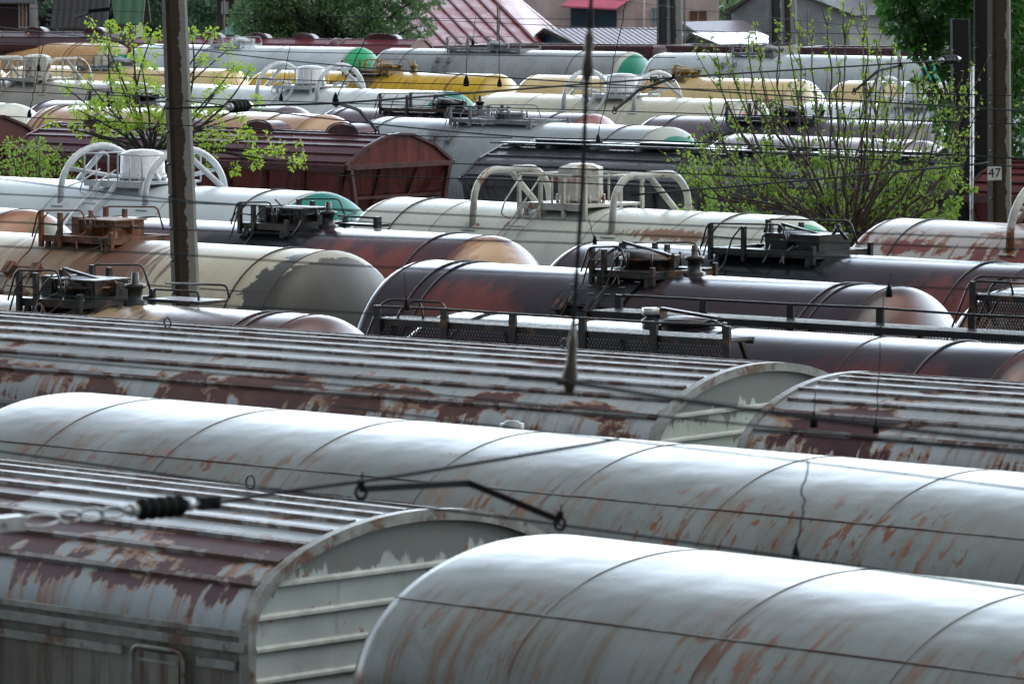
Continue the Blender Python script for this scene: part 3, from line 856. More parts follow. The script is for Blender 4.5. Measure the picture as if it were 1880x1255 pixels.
# ---------------------------------------------------------------- paint schemes
PALE = (.40, .45, .47)
M['roofrib'] = simple('rib paint', (.20, .19, .185), .4, .3, 5, col2=(.085, .042, .03), thr=(.47, .55))
M['rim'] = simple('rim paint', (.22, .23, .215), .45, .3, 5, col2=(.12, .06, .035), thr=(.52, .62))
M['endrib'] = simple('end rib paint', (.45, .48, .44), .45, .2, 5, col2=(.16, .10, .06), thr=(.58, 1.1))
M['plank'] = simple('wet plank', (.10, .10, .11), .35, .5, 3, col2=(.30, .22, .15), thr=(.62, .68))

roofC = shell('flaking boxcar roof near', (.31, .35, .37), .30, .2, peel=(1.0, 1.66, .155, -.024), dirt=.25, stains=.4, vmax=2)
wallC = shell('stained boxcar side near', (.15, .15, .125), .5, .35, dirt=.9, dirt_col=(.07, .042, .022), streak=.9, streak_col=(.14, .075, .03), vmax=2.5, stains=.6)
def endmat(name, base, zt, drip_z, extra=()):
    _seed[0] += 1; sd = _seed[0] * 7.1
    n = N(name); u, v = n.uvw(); U = n.vec(u, v, sd)
    big = n.noise(U, 1.5, 5, .6)
    col = n.mix(n.step(big, .3, .7), tuple(c * .85 for c in base), tuple(c * 1.12 for c in base))
    dn = n.noise(n.vec(n.m('MULTIPLY', u, 3.2), n.m('MULTIPLY', v, .5), sd), 1.6, 5, .55)
    hh = n.m('ADD', drip_z, n.m('MULTIPLY', n.m('SUBTRACT', dn, .5), .9))
    k = n.step(n.m('SUBTRACT', v, hh), 0, .03)
    col = n.mix(n.m('MULTIPLY', k, .92), col, (.15, .165, .155))
    sp = n.noise(U, 9, 5, .65); col = n.mix(n.step(sp, .63, .70), col, RUSTO)
    st = n.noise(n.vec(n.m('MULTIPLY', u, 7.0), n.m('MULTIPLY', v, .5), sd), 1.6, 5, .6)
    col = n.mix(n.m('MULTIPLY', n.step(st, .55, .75), .5), col, (.13, .12, .09))
    return n.fin(col, .45, 0, n.bump(n.noise(U, 6, 4, .6), .15, .02))
endC = endmat('boxcar end near', (.42, .475, .46), 4.75, 4.42)
endD = endmat('boxcar end mid', (.44, .49, .43), 4.8, 4.45)
roofD = shell('flaking boxcar roof long', (.36, .39, .40), .26, .2, peel=(1.38, 1.85, .115, -.034), dirt=.3, stains=.45, vmax=2, peel_col=(.085, .032, .025))
roofD2 = shell('flaking boxcar roof right', (.36, .39, .40), .26, .2, peel=(1.2, 1.75, .13, -.025), dirt=.35, stains=.45, vmax=2)
wallD = shell('boxcar side mid', (.26, .31, .32), .5, .3, dirt=.6, streak=.5, vmax=2.5)

# ---------------------------------------------------------------- track 1: flaking boxcar and smooth covered wagon
W_C = ribbed_boxcar('boxcar', 'old grey boxcar with flaking maroon roof edge and ribbed end, lower left', 1, None, 456, 4.76, roofC, wallC, endC, L=13.5)
smF = shell('pale smooth roof near', (.185, .208, .200), .30, .16, dirt=.85, dirt_col=(.12, .095, .06), streak=.95, streak_col=(.16, .065, .03), speck=.8, dents=.42, stains=.45,
            patches=[(0, 2.62, 40, .85, (.045, .042, .034), .85, 1.6, .6, 1, .25)], seamu=(1.5, 0, .11, 1.0), vmax=2.2, wet=.3)
smE = shell('pale smooth roof far', (.195, .22, .213), .30, .18, dirt=.75, dirt_col=(.16, .12, .075), streak=.9, streak_col=(.24, .10, .045), speck=1.0, dents=.42, stains=.5,
            seamu=(1.5, .3, .06, .9), vmax=2.2, wet=.4)
W_F = smooth_wagon('covered_wagon', 'smooth pale grey round roofed wagon, nearest at lower right, with rusty weld lines', 1, 632, None, 4.70, smF, L=15, off=1.45)
# track 2
W_E = smooth_wagon('covered_wagon', 'long smooth pale grey wagon roof speckled with rust, second track from the camera', 2, -150, None, 4.65, smE, L=17.6, off=1.2)
v_ = MB(); xx = lx(W_E, 868, 4.6); v_.lathe([(4.5, .10), (4.655, .10), (4.655, .075), (4.675, .06), (4.682, .001)], 'z', (xx, .5, 0), 18); v_.build('roof_vent', M['greytube'], W_E['root'])
# track 3
W_D = ribbed_boxcar('boxcar', 'long boxcar with rust patched ribbed roof and pale stained end wall, mid picture', 3, None, 1198, 4.83, roofD, wallD, endD, L=17.5)
W_D2 = ribbed_boxcar('boxcar', 'ribbed boxcar cut by the right edge with maroon flaked roof edge', 3, 1356, None, 4.80, roofD2, wallD, endD, L=13.5)

# ---------------------------------------------------------------- track 4
DKP = (.055, .036, .042)
mS = lambda U, h: shell('brown stained tank S', (.11, .065, .055), .22, .35, dirt=.5, dirt_col=(.07, .03, .025), streak=.6, streak_col=(.33, .22, .12),
      patches=[(U(215), .5, 1.3, 1.3, (.46, .33, .20), .85, 2.2, .5, 1.8), (U(20), .6, 1.0, 1.2, (.40, .27, .14), .7, 2.2, .5, 1.8), (U(150), .0, 1.2, .75, (.008, .008, .009), 1, 2.2, .3, 1.5, .8)], wet=.5)
eS = shell('maroon dome S', (.13, .065, .06), .22, .2, dirt=.2)
T_S = tank('tank_wagon', 'brown tank wagon with oil blackened hatch, just behind the left of the long boxcar', 'tank wagon', 4, None, 662, mS, z=4.31, dr=.25, L=11.6, straps=(493, 512), endR=eS)
oil_hatch(T_S, lx(T_S, 165), 'blackrust', 1.25, vx=.75, deckx=(-.45, .35), boxed=True)
g = MB(); x0 = lx(T_S, 235); 
g.box2((x0, .35, 4.31), (x0 + .85, .85, 4.35)); g.tube(bend([(x0 - .2, .9, 4.5), (x0 + .8, .9, 4.52), (x0 + .84, .9, 4.36)], .08), .016, 6); g.tube(bend([(x0 + .1, .34, 4.36), (x0 + .1, .34, 4.47), (x0 + .84, .34, 4.47), (x0 + .84, .34, 4.36)], .05), .014, 6)
g.build('side_platform', M['blackrust'], T_S['root'])

mBp = lambda U, h: shell('dark purple tank Bp', (.034, .022, .028), .15, .3, dirt=.3, dirt_col=(.02, .015, .018), stains=.5,
      patches=[(U(790), 1.3, 1.0, .9, (.20, .035, .02), .6, 1.5, .8, 1.5), (U(1010), 1.6, 1.2, .8, (.17, .03, .022), .5, 1.6, .8, 1.5), (U(1700), 1.2, 1.4, .6, (.17, .03, .022), .5, 1.8, .8, 1.6), (U(1230), .8, .9, 1.3, (.012, .016, .02), .9, 2, .5, 1.5)], wet=.35)
T_Bp = tank('tank_wagon', 'dark purple tank wagon with a long mesh walkway and handrail along its near side', 'tank wagon', 4, 722, 2015, mBp, z=4.45, straps=(905, 1765), seams=3, endR=lambda U, h: shell('dome Bp', (.045, .035, .042), .2, .3, patches=[(1.2, .9, .6, .9, (.11, .025, .02), .8, 4, .5, 1.8)]))
xa = T_Bp['row'].t_at(697, 4.45, -1.43) - T_Bp['tc']; xb = T_Bp['row'].t_at(1338, 4.45, -1.43) - T_Bp['tc']
walkway(T_Bp, xa, xb, -1, 'blackrust', True, .16, 5, ladder=xa - .05)
xa2 = T_Bp['row'].t_at(1130, 4.45, 1.4) - T_Bp['tc']
walkway(T_Bp, xa2, T_Bp['h'] + .1, 1, 'black', True, .17, 6)
xh = lx(T_Bp, 1262)
h_ = MB(); h_.lathe([(4.38, .30), (4.49, .30), (4.49, .33), (4.52, .33), (4.54, .24), (4.55, .001)], 'z', (xh, 0, 0), 24)
h_.bar((xh - .36, 0, 4.62), (xh + .42, 0, 4.55), .07, .035); h_.box((xh - .36, 0, 4.55), (.06, .14, .16)); h_.tube([(xh + .3, -.15, 4.5), (xh + .46, -.18, 4.54), (xh + .6, -.15, 4.49)], .016, 6)
h_.build('hatch', M['blackrust'], T_Bp['root'])
v_ = MB(); xv = lx(T_Bp, 1205); v_.lathe([(4.38, .09), (4.50, .11), (4.53, .06), (4.56, .10), (4.63, .10), (4.63, .001)], 'z', (xv, -.1, 0), 18, m=[0, 0, 0, 1, 1]); v_.build('vent_valve', [M['blackrust'], M['brass']], T_Bp['root'])
v_ = MB(); v_.box((lx(T_Bp, 1355), -.25, 4.47), (.05, .05, .12)); v_.build('bracket', M['black'], T_Bp['root'])

# ---------------------------------------------------------------- track 5
mT = lambda U, h: shell('cream rust streaked tank T', (.50, .455, .33), .36, .14, dirt=.4, dirt_col=(.24, .15, .09), stains=.3,
      patches=[(U(285), 1.0, 1.1, .9, (.15, .06, .032), .95, 2.6, .4, 3.0, 1.4), (U(150), .9, 1.3, .7, (.20, .10, .05), .7, 2.6, .5, 2.6, 1.3), (U(215), .15, 1.1, .75, (.12, .05, .03), .9, 2, .5, 1.6, .9),
               (h + .30, 1.5, 1.35, 1.75, (.062, .060, .050), 1, 5.0, .05, 1, .38)], seamv=[(1.32, .016)], wet=.4)
eT = shell('dark dome T', (.062, .060, .050), .5, .25, dirt=.3, stains=.3, patches=[(1.95, -.5, .45, 1.5, (.42, .40, .33), .95, 4, .06, 1, .35)])
T_T = tank('tank_wagon', 'cream tank wagon streaked with rust, brown platform and dark grey dome end', 'tank wagon', 5, None, 703, mT, z=4.40, L=12.2, r=1.55, straps=(534,), endR=eT, seams=2)
oil_hatch(T_T, lx(T_T, 205), 'rustbar', 1.3, vx=-.42, tilt=False, deckx=(-.6, .5), boxed=True, lid=False)
mB = lambda U, h: shell('dark purple tank B', (.040, .027, .034), .15, .25, dirt=.35, dirt_col=(.025, .018, .022), stains=.4,
      patches=[(U(950), 1.35, 1.3, .85, (.20, .045, .03), .75, 2.0, .8, 1.6), (U(1175), .75, .75, .8, (.008, .009, .01), 1, 2.2, .25, 1.3, .6), (U(1330), .95, 1.7, .22, (.03, .015, .014), .9, 2, .6, .5, .8)], wet=.3)
eB = shell('dome B', (.06, .042, .046), .20, .25, dirt=.3, patches=[(1.2, .35, .55, .5, (.15, .05, .03), .85, 4.5, .5, 2.2)])
T_B = tank('tank_wagon', 'dark purple tank wagon with a scuffed red patch and rusty hatch, centre', 'tank wagon', 5, 655, 1765, mB, z=4.35, dl=.85, dr=.65, straps=(848, 872, 1556, 1574), endR=eB)
oil_hatch(T_B, lx(T_B, 1190), 'blackrust', 1.1, vx=.78, deckx=(-.38, .55))
p_ = MB()                                      # perforated apron below the hatch
xh = lx(T_B, 1170)
for i in range(8):
    for j in range(5):
        a0, a1 = R(14 + j * 6), R(20 + j * 6)
        q = T_B['r'] + .03; xa_, xb_ = xh - .55 + i * .14, xh - .55 + (i + 1) * .14
        p_.poly([(xa_, -q * math.sin(a0), T_B['zc'] + q * math.cos(a0)), (xb_, -q * math.sin(a0), T_B['zc'] + q * math.cos(a0)), (xb_, -q * math.sin(a1), T_B['zc'] + q * math.cos(a1)), (xa_, -q * math.sin(a1), T_B['zc'] + q * math.cos(a1))][::-1])
        if (i + j) % 2 == 0 and 0 < j < 4:
            am = (a0 + a1) / 2; q2 = q + .012
            p_.box((xa_ + .07, -q2 * math.sin(am), T_B['zc'] + q2 * math.cos(am)), (.1, .012, .012), 1)
p_.build('apron', [M['black'], M['galv']], T_B['root'])
mB2 = lambda U, h: shell('dark tank B2', (.06, .035, .035), .2, .3, dirt=.3, patches=[(-h + .6, 1.5, 1.0, .8, (.33, .20, .12), .8, 2, .6, 1.5), (-h + 2, 1.0, 1.0, .5, (.18, .04, .02), .6, 2, .6)])
T_B2 = tank('tank_wagon', 'dark tank wagon with mesh walkway and ladder at the right edge', 'tank wagon', 5, 1752, None, mB2, z=4.42, L=12)
xa = T_B2['row'].t_at(1790, 4.42, -1.43) - T_B2['tc']
walkway(T_B2, xa, xa + 8, -1, 'blackrust', True, .17, 5, ladder=xa - .1)

# ---------------------------------------------------------------- track 6
mA0 = shell('rusty tank A0', (.17, .07, .05), .25, .3, dirt=.3, streak=.6, streak_col=(.4, .2, .1))
eA0 = shell('rusty dome A0', (.20, .085, .055), .24, .3, dirt=.2, patches=[(1.1, .2, .7, 1.6, (.34, .15, .07), .8, 4, .5, 2.2), (.7, -1.2, .9, 1.5, (.10, .13, .045), .9, 2, .2), (.4, 1.2, .8, 1.6, (.10, .13, .045), .9, 2, .1, 1, .4)])
T_A0 = tank('tank_wagon', 'rusty domed end of a tank wagon at the left edge', 'tank wagon', 6, None, 132, mA0, z=4.38, L=11, endR=eA0)
mA = lambda U, h: shell('dark red tank A', (.075, .034, .04), .16, .3, dirt=.3, dirt_col=(.04, .02, .022), stains=.4,
      patches=[(U(740), 1.2, 1.5, .7, (.22, .055, .04), .75, 1.6, .7, 1.8), (U(530), .8, 1.35, 1.5, (.010, .011, .013), 1, 2.2, .3, 1.4, .7), (U(270), .35, 1.2, .35, (.20, .06, .06), .5, 2, .7), (U(180), .0, 2.5, .22, (.09, .05, .045), .8, 2, .4, 1, .5)], wet=.3)
eA = shell('orange rusted dome A', (.16, .07, .06), .22, .3, dirt=.2, patches=[(1.15, .35, .62, 1.2, (.34, .155, .06), .95, 3.2, .5, 2.2, 1.0), (1.3, .2, .35, .6, (.52, .36, .20), .75, 4.0, .5, 2.2, 1.2)])
T_A = tank('tank_wagon', 'dark red tank wagon with black oily saddle and orange rusted dome end', 'tank wagon', 6, 122, 984, mA, z=4.35, straps=(269, 831), endR=eA)
oil_hatch(T_A, lx(T_A, 545), 'black', 1.15, vx=.66, deckx=(-.5, .35), boxed=True, lid=False)
b_ = MB(); xx = lx(T_A, 600); b_.box2((xx, .3, 4.36), (xx + .72, .62, 4.40)); b_.box2((xx + .68, .3, 4.34), (xx + .76, .4, 4.52)); b_.tube([(xx - .05, .3, 4.51), (xx + .72, .3, 4.50)], .018, 6); b_.build('side_platform', M['black'], T_A['root'])
mA2 = lambda U, h: shell('purple black tank A2', (.038, .024, .03), .16, .3, dirt=.3, dirt_col=(.025, .014, .014), stains=.4,
      patches=[(U(1440), .75, 1.7, 1.5, (.006, .009, .011), 1, 2.2, .3, 1.4, .7), (U(1560), .45, .9, .5, (.01, .012, .015), .8, 2.5, .6, .6), (U(1800), 1.3, 1.2, .7, (.22, .06, .045), .7, 1.6, .8, 1.6)], wet=.45)
T_A2 = tank('tank_wagon', 'long purple black tank wagon glistening with spilt oil around its black hatch', 'tank wagon', 6, 998, 2000, mA2, z=4.35, straps=(1164, 1823))
oil_hatch(T_A2, lx(T_A2, 1480), 'black', 1.25, vx=-.62, deckx=(-.95, .5))
h_ = MB(); xh = lx(T_A2, 1480); h_.box2((xh - .45, -.35, 4.2), (xh + .5, .35, 4.62)); h_.tube([(xh + .42, 0, 4.55), (xh + .58, 0, 4.76)], .025, 6); h_.tube([(xh + .72, 0, 4.55), (xh + .52, 0, 4.74)], .025, 6); h_.build('hatch_box', M['black'], T_A2['root'])

# ---------------------------------------------------------------- track 7: gas wagons
GREEN = (.003, .20, .155); GREEN2 = (.003, .28, .11)
def capmat(name, base, cap, r_=1.25, **k): return shell(name, base, .42, .14, dirt=.25, spec=.22, patches=[('cap', r_, cap, 1.0, .10)], **k)
mW1 = shell('white gas tank W1', (.56, .63, .65), .25, .08, dirt=.18, dirt_col=(.35, .36, .34), stains=.12, wet=.2)
T_W1 = tank('tank_wagon', 'white gas tank wagon with hoop guards and round cap, directly behind the near pole', 'tank wagon', 7, None, 657, mW1, z=4.42, dr=.28, L=12.5, r=1.55, straps=(510,), seams=3, endR=capmat('green dome W1', (.55, .60, .62), GREEN, 1.7), seam_m=M['seamlight'])
gas_gear(T_W1, lx(T_W1, 262), 'whitetube', 2.15, scale=.86)
mW2 = lambda U, h: shell('cream gas tank W2', (.54, .57, .50), .28, .10, dirt=.3, dirt_col=(.33, .33, .27), stains=.15, streak=.12, streak_col=(.45, .25, .10),
      patches=[(U(1300), 1.0, .95, .16, (.24, .11, .05), .9, 5.0, .3, 2.2, 1.6), (U(1065), .1, .5, .7, (.06, .06, .055), .6, 2, .6)], wet=.2)
T_W2 = tank('tank_wagon', 'cream gas tank wagon with rust chipped bent tube guards and red lettered valve box', 'tank wagon', 7, 655, 1525, mW2, z=4.40, dl=.35, dr=.32, straps=(797, 1369), seams=4, r=1.5, endR=capmat('green dome W2', (.50, .53, .47), GREEN2, 1.45), seam_m=M['seamlight'])
cap = gas_gear(T_W2, lx(T_W2, 1066), 'creamtube', 3.0, rectangular=True, scale=.84)
mW3 = shell('white and red patched gas tank W3', (.50, .48, .46), .3, .12, dirt=.35, dirt_col=(.25, .12, .11), stains=.2,
            peel=(.35, 1.6, .03, .02), peel_col=(.20, .055, .05), topdirt=.45)
T_W3 = tank('tank_wagon', 'white tank wagon blotched with faded red paint at the right edge', 'tank wagon', 7, 1562, None, mW3, z=4.45, L=11.5, straps=(1713,))
gas_gear(T_W3, lx(T_W3, 2062), 'creamtube', 2.7, scale=.95)

def lettering(name, s, mat, size, parent, loc, rot, ext=.002, label=None):
    cu = bpy.data.curves.new(name, 'FONT'); cu.body = s; cu.size = size; cu.align_x = 'CENTER'; cu.align_y = 'CENTER'; cu.extrude = ext; cu.resolution_u = 3
    o = bpy.data.objects.new(name, cu); C.objects.link(o)
    bpy.context.view_layer.update(); dg = bpy.context.evaluated_depsgraph_get()
    me = bpy.data.meshes.new_from_object(o.evaluated_get(dg)); bpy.data.objects.remove(o)
    me.materials.clear(); me.materials.append(mat)
    p = bpy.data.objects.new(name, me); C.objects.link(p); p.parent = parent; p.location = loc; p.rotation_euler = rot
    return p
# flammable warning across the green dome: the letters wrapped on the dome surface
def dome_text(T, s, z, size, ycen=-.25, tilt=0):
    o = lettering('lettering', s, M['textwhite'], size, T['root'], (0, 0, 0), (0, 0, 0), .001)
    r, dome, h = T['r'], .55, T['h']
    for v in o.data.vertices:
        y = ycen + v.co.x; zz = z + v.co.y + tilt * v.co.x; rho = min(r * .999, math.hypot(y, zz - T['zc']))
        q = math.asin(min(1, (rho / r) ** (1 / .82))); x = h - dome * (1 - math.cos(q))
        v.co = (x + .012 + (.004 if v.co.z > 0 else 0), y, zz)
    return o
dome_text(T_W1, 'ОГНЕОПАСНО', 3.90, .155, .0)
dome_text(T_W2, '3/4-8', 3.92, .13, -.1)
lettering('lettering', 'ЗАЗЕМЛЕН  А-МШЦ', M['textred'], .10, T_W2['root'], (lx(T_W2, 1066), -.46, T_W2['z'] + .42), (math.pi / 2, 0, 0))

# ---------------------------------------------------------------- track 8: hoppers
mH1 = shell('dark red hopper', (.18, .042, .036), .22, .25, dirt=.7, dirt_col=(.05, .016, .015), streak=.8, streak_col=(.05, .018, .016), stains=.5)
mH1e = simple('dark red hopper rib', (.085, .024, .024), .35, .3, 5, col2=(.04, .015, .014))
T_H1 = hopper('hopper_wagon', 'maroon hopper wagon with ribbed roof and curved hatch covers behind the small young tree', 8, 18, 634, 4.62, mH1, mH1e, shell('wet sheen tinted hopper roof', (.12, .05, .065), .24, .25, dirt=.3, dirt_col=(.05, .02, .025), stains=.5), ribs=6)  # plum tint paints the sky reflection onto the wet maroon roof
mH0 = shell('bright maroon hopper end', (.14, .032, .028), .35, .2, dirt=.5, dirt_col=(.05, .015, .014))
T_H0 = hopper('hopper_wagon', 'maroon hopper wagon end at the left edge above the low bush', 8, None, -118, 4.72, mH0, mH1e, L=10)
mH2 = shell('slate black hopper', (.12, .12, .135), .25, .3, dirt=.5, dirt_col=(.02, .014, .014), stains=.5)
mH2e = simple('slate rib', (.055, .055, .06), .3, .3, 5)
T_H2 = hopper('hopper_wagon', 'slate black hopper wagon with plank walk along its ridge, behind the leafy bush', 8, 850, 1660, 4.50, mH2, mH2e, ribs=5, plank=True, rise=.62)
T_H3 = hopper('hopper_wagon', 'red brown hopper wagon partly seen behind the numbered right pole', 8, 1770, None, 4.55, mH0, mH1e, L=10)

# ---------------------------------------------------------------- track 9
def pl(name, base, **k): return shell(name, base, k.pop('rough', .26), k.pop('var', .15), dirt=k.pop('dirt', .25), **k)
T9z = tank('tank_wagon', 'white tank wagon end at the left edge beside the orange beige tank', 'tank wagon', 9, None, 77, pl('white 9z', (.66, .69, .62)), L=10)
T9a = tank('tank_wagon', 'orange beige tank wagon behind the maroon hopper roof', 'tank wagon', 9, 48, 655, pl('orange beige 9a', (.50, .30, .17), stains=.3), straps=(121, 131, 527), strap_m='blackrust')
T9b = tank('tank_wagon', 'blue grey tank wagon with pale green dome end behind the slate hopper', 'tank wagon', 9, 648, 1284, lambda U, h: pl('blue grey 9b', (.33, .37, .39), stains=.35, patches=[(U(860), .6, .9, .9, (.13, .14, .15), .8, 2, .6)]), straps=(736, 1161), endR=capmat('pale green dome', (.42, .47, .43), (.02, .24, .19), 1.35))
oil_hatch(T9b, lx(T9b, 935), 'greytube', 1.1, deckx=(-1.2, 1.2), vx=None, lid=False)
T9c = tank('tank_wagon', 'pale lilac topped tank wagon behind the leafy bush', 'tank wagon', 9, 1292, 1748, pl('lilac 9c', (.26, .22, .24), stains=.4), z=4.25)
T9d = tank('tank_wagon', 'lilac tank wagon end showing right of the numbered pole', 'tank wagon', 9, 1700, None, pl('lilac 9d', (.22, .17, .21)), L=10, z=4.25)
# track 10
PUR = (.12, .085, .10)
T10a = tank('tank_wagon', 'slate purple tank wagon with black hatch behind the orange beige tank', 'tank wagon', 10, 42, 582, pl('purple 10a', PUR, stains=.3), straps=(95,))
oil_hatch(T10a, lx(T10a, 262), 'black', 1.1)
T10b = tank('tank_wagon', 'purple tank wagon with black hatch platform and faded red dome end', 'tank wagon', 10, 576, 1136, lambda U, h: pl('purple 10b', PUR, stains=.4, patches=[(U(840), .0, 1.5, 1.1, (.012, .012, .014), .9, 2.2, .5, 1.4)]), straps=(644, 1032), endR=shell('faded red dome', (.30, .11, .11), .3, .2, dirt=.2))
oil_hatch(T10b, lx(T10b, 825), 'black', 1.3, deckx=(-1.3, .9))
T10c = tank('tank_wagon', 'slate purple tank wagon with black hatch, seen through the leafy bush', 'tank wagon', 10, 1164, 1748, lambda U, h: pl('purple 10c', (.13, .10, .12), stains=.4, patches=[(U(1440), .5, 1.7, 1.3, (.012, .012, .014), .95, 2.2, .5, 1.4)]), straps=(1252,))
oil_hatch(T10c, lx(T10c, 1445), 'black', 1.3, deckx=(-1.0, .9))
# track 11
T11z = tank('tank_wagon', 'grimy beige gas tank wagon with bent tube guards at the left edge', 'tank wagon', 11, None, 303, pl('beige 11z', (.34, .32, .28), stains=.4), z=4.42, L=11)
gas_gear(T11z, lx(T11z, 68), 'creamtube', 2.7, rectangular=True, scale=.95)
T11a = tank('tank_wagon', 'white hooped gas tank wagon with green dome end before the yellow tank', 'tank wagon', 11, 262, 872, pl('white 11a', (.60, .66, .66)), z=4.42, straps=(), seams=3, endR=capmat('green dome 11a', (.52, .56, .55), (.003, .19, .14), 1.62), seam_m=M['seamlight'])
gas_gear(T11a, lx(T11a, 570), 'whitetube', 2.4, scale=.9)
T11b = tank('tank_wagon', 'cream gas tank wagon with tubular hoops, right of the yellow tank', 'tank wagon', 11, 862, 1424, pl('cream 11b', (.62, .60, .47), stains=.15), z=4.42, seams=4, seam_m=M['seamlight'], endR=shell('patch dome', (.50, .50, .44), .26, .1, dirt=.2, patches=[(.9, .9, .5, .9, (.45, .12, .10), .9, 2, .1, 1, .4), (.6, 1.8, .4, .7, (.06, .2, .28), .9, 2, .1, 1, .4)]))
gas_gear(T11b, lx(T11b, 1142), 'whitetube', 2.5, scale=.9)
T11c = tank('tank_wagon', 'white gas tank wagon with hoops seen through the bush near the right poles', 'tank wagon', 11, 1436, 2010, pl('white 11c', (.58, .64, .66)), z=4.42)
gas_gear(T11c, lx(T11c, 1690), 'whitetube', 2.2, scale=.9)
# track 12
CRM = (.66, .50, .25)
T12z = tank('tank_wagon', 'yellow dome end of a tank wagon at the left edge', 'tank wagon', 12, None, 14, pl('yellow 12z', (.55, .36, .04)), L=9)
T12a = tank('tank_wagon', 'cream tank wagon with dark hatch behind the young tree', 'tank wagon', 12, 5, 462, pl('cream 12a', CRM, stains=.2))
oil_hatch(T12a, lx(T12a, 225), 'greytube', 1.2)
T12b = tank('tank_wagon', 'bright yellow tank wagon streaked with brown oil', 'tank wagon', 12, 455, 950, lambda U, h: pl('yellow 12b', (.62, .39, .02), streak=1.0, streak_col=(.16, .07, .025), dirt=.9, dirt_col=(.22, .10, .03), patches=[(U(700), .2, .9, 1.5, (.05, .04, .035), .9, 2.2, .5, 2), (U(800), .2, 3.5, .35, (.42, .30, .20), .8, 2, .5)]), straps=(852,), endR=shell('yellow dome', (.52, .34, .03), .3, .15, dirt=.5, dirt_col=(.15, .07, .03), streak=.6))
oil_hatch(T12b, lx(T12b, 715), 'yellowbar', 1.2)
T12c = tank('tank_wagon', 'clean cream tank wagon behind the tubular hoops, right of the yellow tank', 'tank wagon', 12, 948, 1508, pl('cream 12c', CRM, dirt=.12), endR=shell('cream dome', (.55, .48, .30), .26, .1, dirt=.15), seams=2, seam_m=M['seamlight'])
oil_hatch(T12c, lx(T12c, 1262), 'yellowbar', .8, vx=None)
T12d = tank('tank_wagon', 'cream tank wagon behind the bush and the right tree', 'tank wagon', 12, 1520, 2060, pl('cream 12d', CRM, dirt=.12))
# track 13
T13z = tank('tank_wagon', 'orange beige tank wagon at upper left with a double band and cream end', 'tank wagon', 13, None, 242, pl('orange 13z', (.56, .33, .14), stains=.3), L=11.5, straps=(150, 158), strap_m='rustbar', endR=capmat('cream green dome', (.52, .48, .36), (.005, .26, .15), 1.1))
oil_hatch(T13z, lx(T13z, 20), 'yellowbar', 1.2)
T13a = tank('tank_wagon', 'white tank wagon with a vivid green dome end in front of the maroon roofs', 'tank wagon', 13, 237, 692, pl('white 13a', (.58, .65, .70), dirt=.1), straps=(400,), seams=2, seam_m=M['seamlight'], endR=capmat('vivid green dome', (.5, .55, .57), (.003, .36, .14), 1.66))
oil_hatch(T13a, lx(T13a, 448), 'whitetube', 1.0, vx=None)
T13b = tank('tank_wagon', 'pale grey tank wagon with grey side brackets and a half green dome', 'tank wagon', 13, 688, 1190, lambda U, h: pl('grey 13b', (.33, .36, .38), stains=.3, dirt=.3), straps=(767, 1076), endR=capmat('white green dome', (.50, .53, .48), (.003, .23, .14), 1.5))
oil_hatch(T13b, lx(T13b, 915), 'greytube', 1.5, deckx=(-1.3, 1.0), vx=None)
T13c = tank('tank_wagon', 'pale blue grey tank wagon with sea green dome, farthest tank row at right', 'tank wagon', 13, 1186, 1748, pl('grey 13c', (.48, .54, .57), dirt=.2), endR=capmat('sea green dome', (.42, .52, .52), (.01, .33, .24), 1.62))
oil_hatch(T13c, lx(T13c, 1420), 'greytube', 1.2, vx=None)
# track 14
mR = shell('far maroon roof', (.17, .035, .045), .25, .2, dirt=.2)
mRe = simple('far maroon trim', (.09, .02, .025), .35, .3, 3)
hopper('hopper_wagon', 'dark maroon hopper wagon roof below the dark gable house, far left', 14, -230, 200, 4.75, shell('dark far roof', (.06, .035, .04), .3, .2), mRe, ribs=3)
hopper('hopper_wagon', 'maroon hopper wagon roof with curved hatches below the big green tree', 14, 225, 590, 4.55, mR, mRe, ribs=3)
hopper('hopper_wagon', 'maroon hopper wagon with arched end in front of the red metal roof', 14, 612, 745, 4.55, mR, mRe, L=8, ribs=3)
gondola('gondola_wagon', 'dark red open wagon below the slate gable roof', 14, 860, 1195, 4.40, mRe)
gondola('gondola_wagon', 'dark red open wagon right of the far concrete pole pair', 14, 1225, 1425, 4.42, mRe)
gondola('gondola_wagon', 'dark red open wagon below the brown brick shed', 14, 1470, 1900, 4.40, mRe)

# ---------------------------------------------------------------- ground and rails
def ground():
    b = MB(); S = 2500
    b.poly([(-S, -300, 0), (S, -300, 0), (S, 3500, 0), (-S, 3500, 0)]); n = N('wet yard ground'); o = n.obj()
    c = n.mix(n.noise(o, .8, 6, .65), (.05, .045, .04), (.12, .11, .095)); tag(b.build('ground', n.fin(c, .75, 0, n.bump(n.noise(o, 6, 5, .7), .6, .05))), kind='structure')
    for k, rw in ROW.items():
        t = MB()
        P = lambda a, y, z: tuple(rw.w(a, y, z))
        t.poly([P(-90, -1.7, .02), P(90, -1.7, .02), P(90, 1.7, .02), P(-90, 1.7, .02)])
        for y in (-.76, .76):
            for (w0, z0, z1) in ((.07, .024, .05), (.035, .05, .135)):
                a, b_ = P(-90, y - w0, z0), P(90, y + w0, z1)
                q = [P(-90, y - w0, z1), P(90, y - w0, z1), P(90, y + w0, z1), P(-90, y + w0, z1)]; t.poly(q, m=1)
                t.poly([P(-90, y - w0, z0), P(90, y - w0, z0), P(90, y - w0, z1), P(-90, y - w0, z1)], m=1)
                t.poly([P(-90, y + w0, z0), P(90, y + w0, z0), P(90, y + w0, z1), P(-90, y + w0, z1)][::-1], m=1)
        tag(t.build('railway_track', [M['ballast'], M['rail']]), kind='structure')
ground()

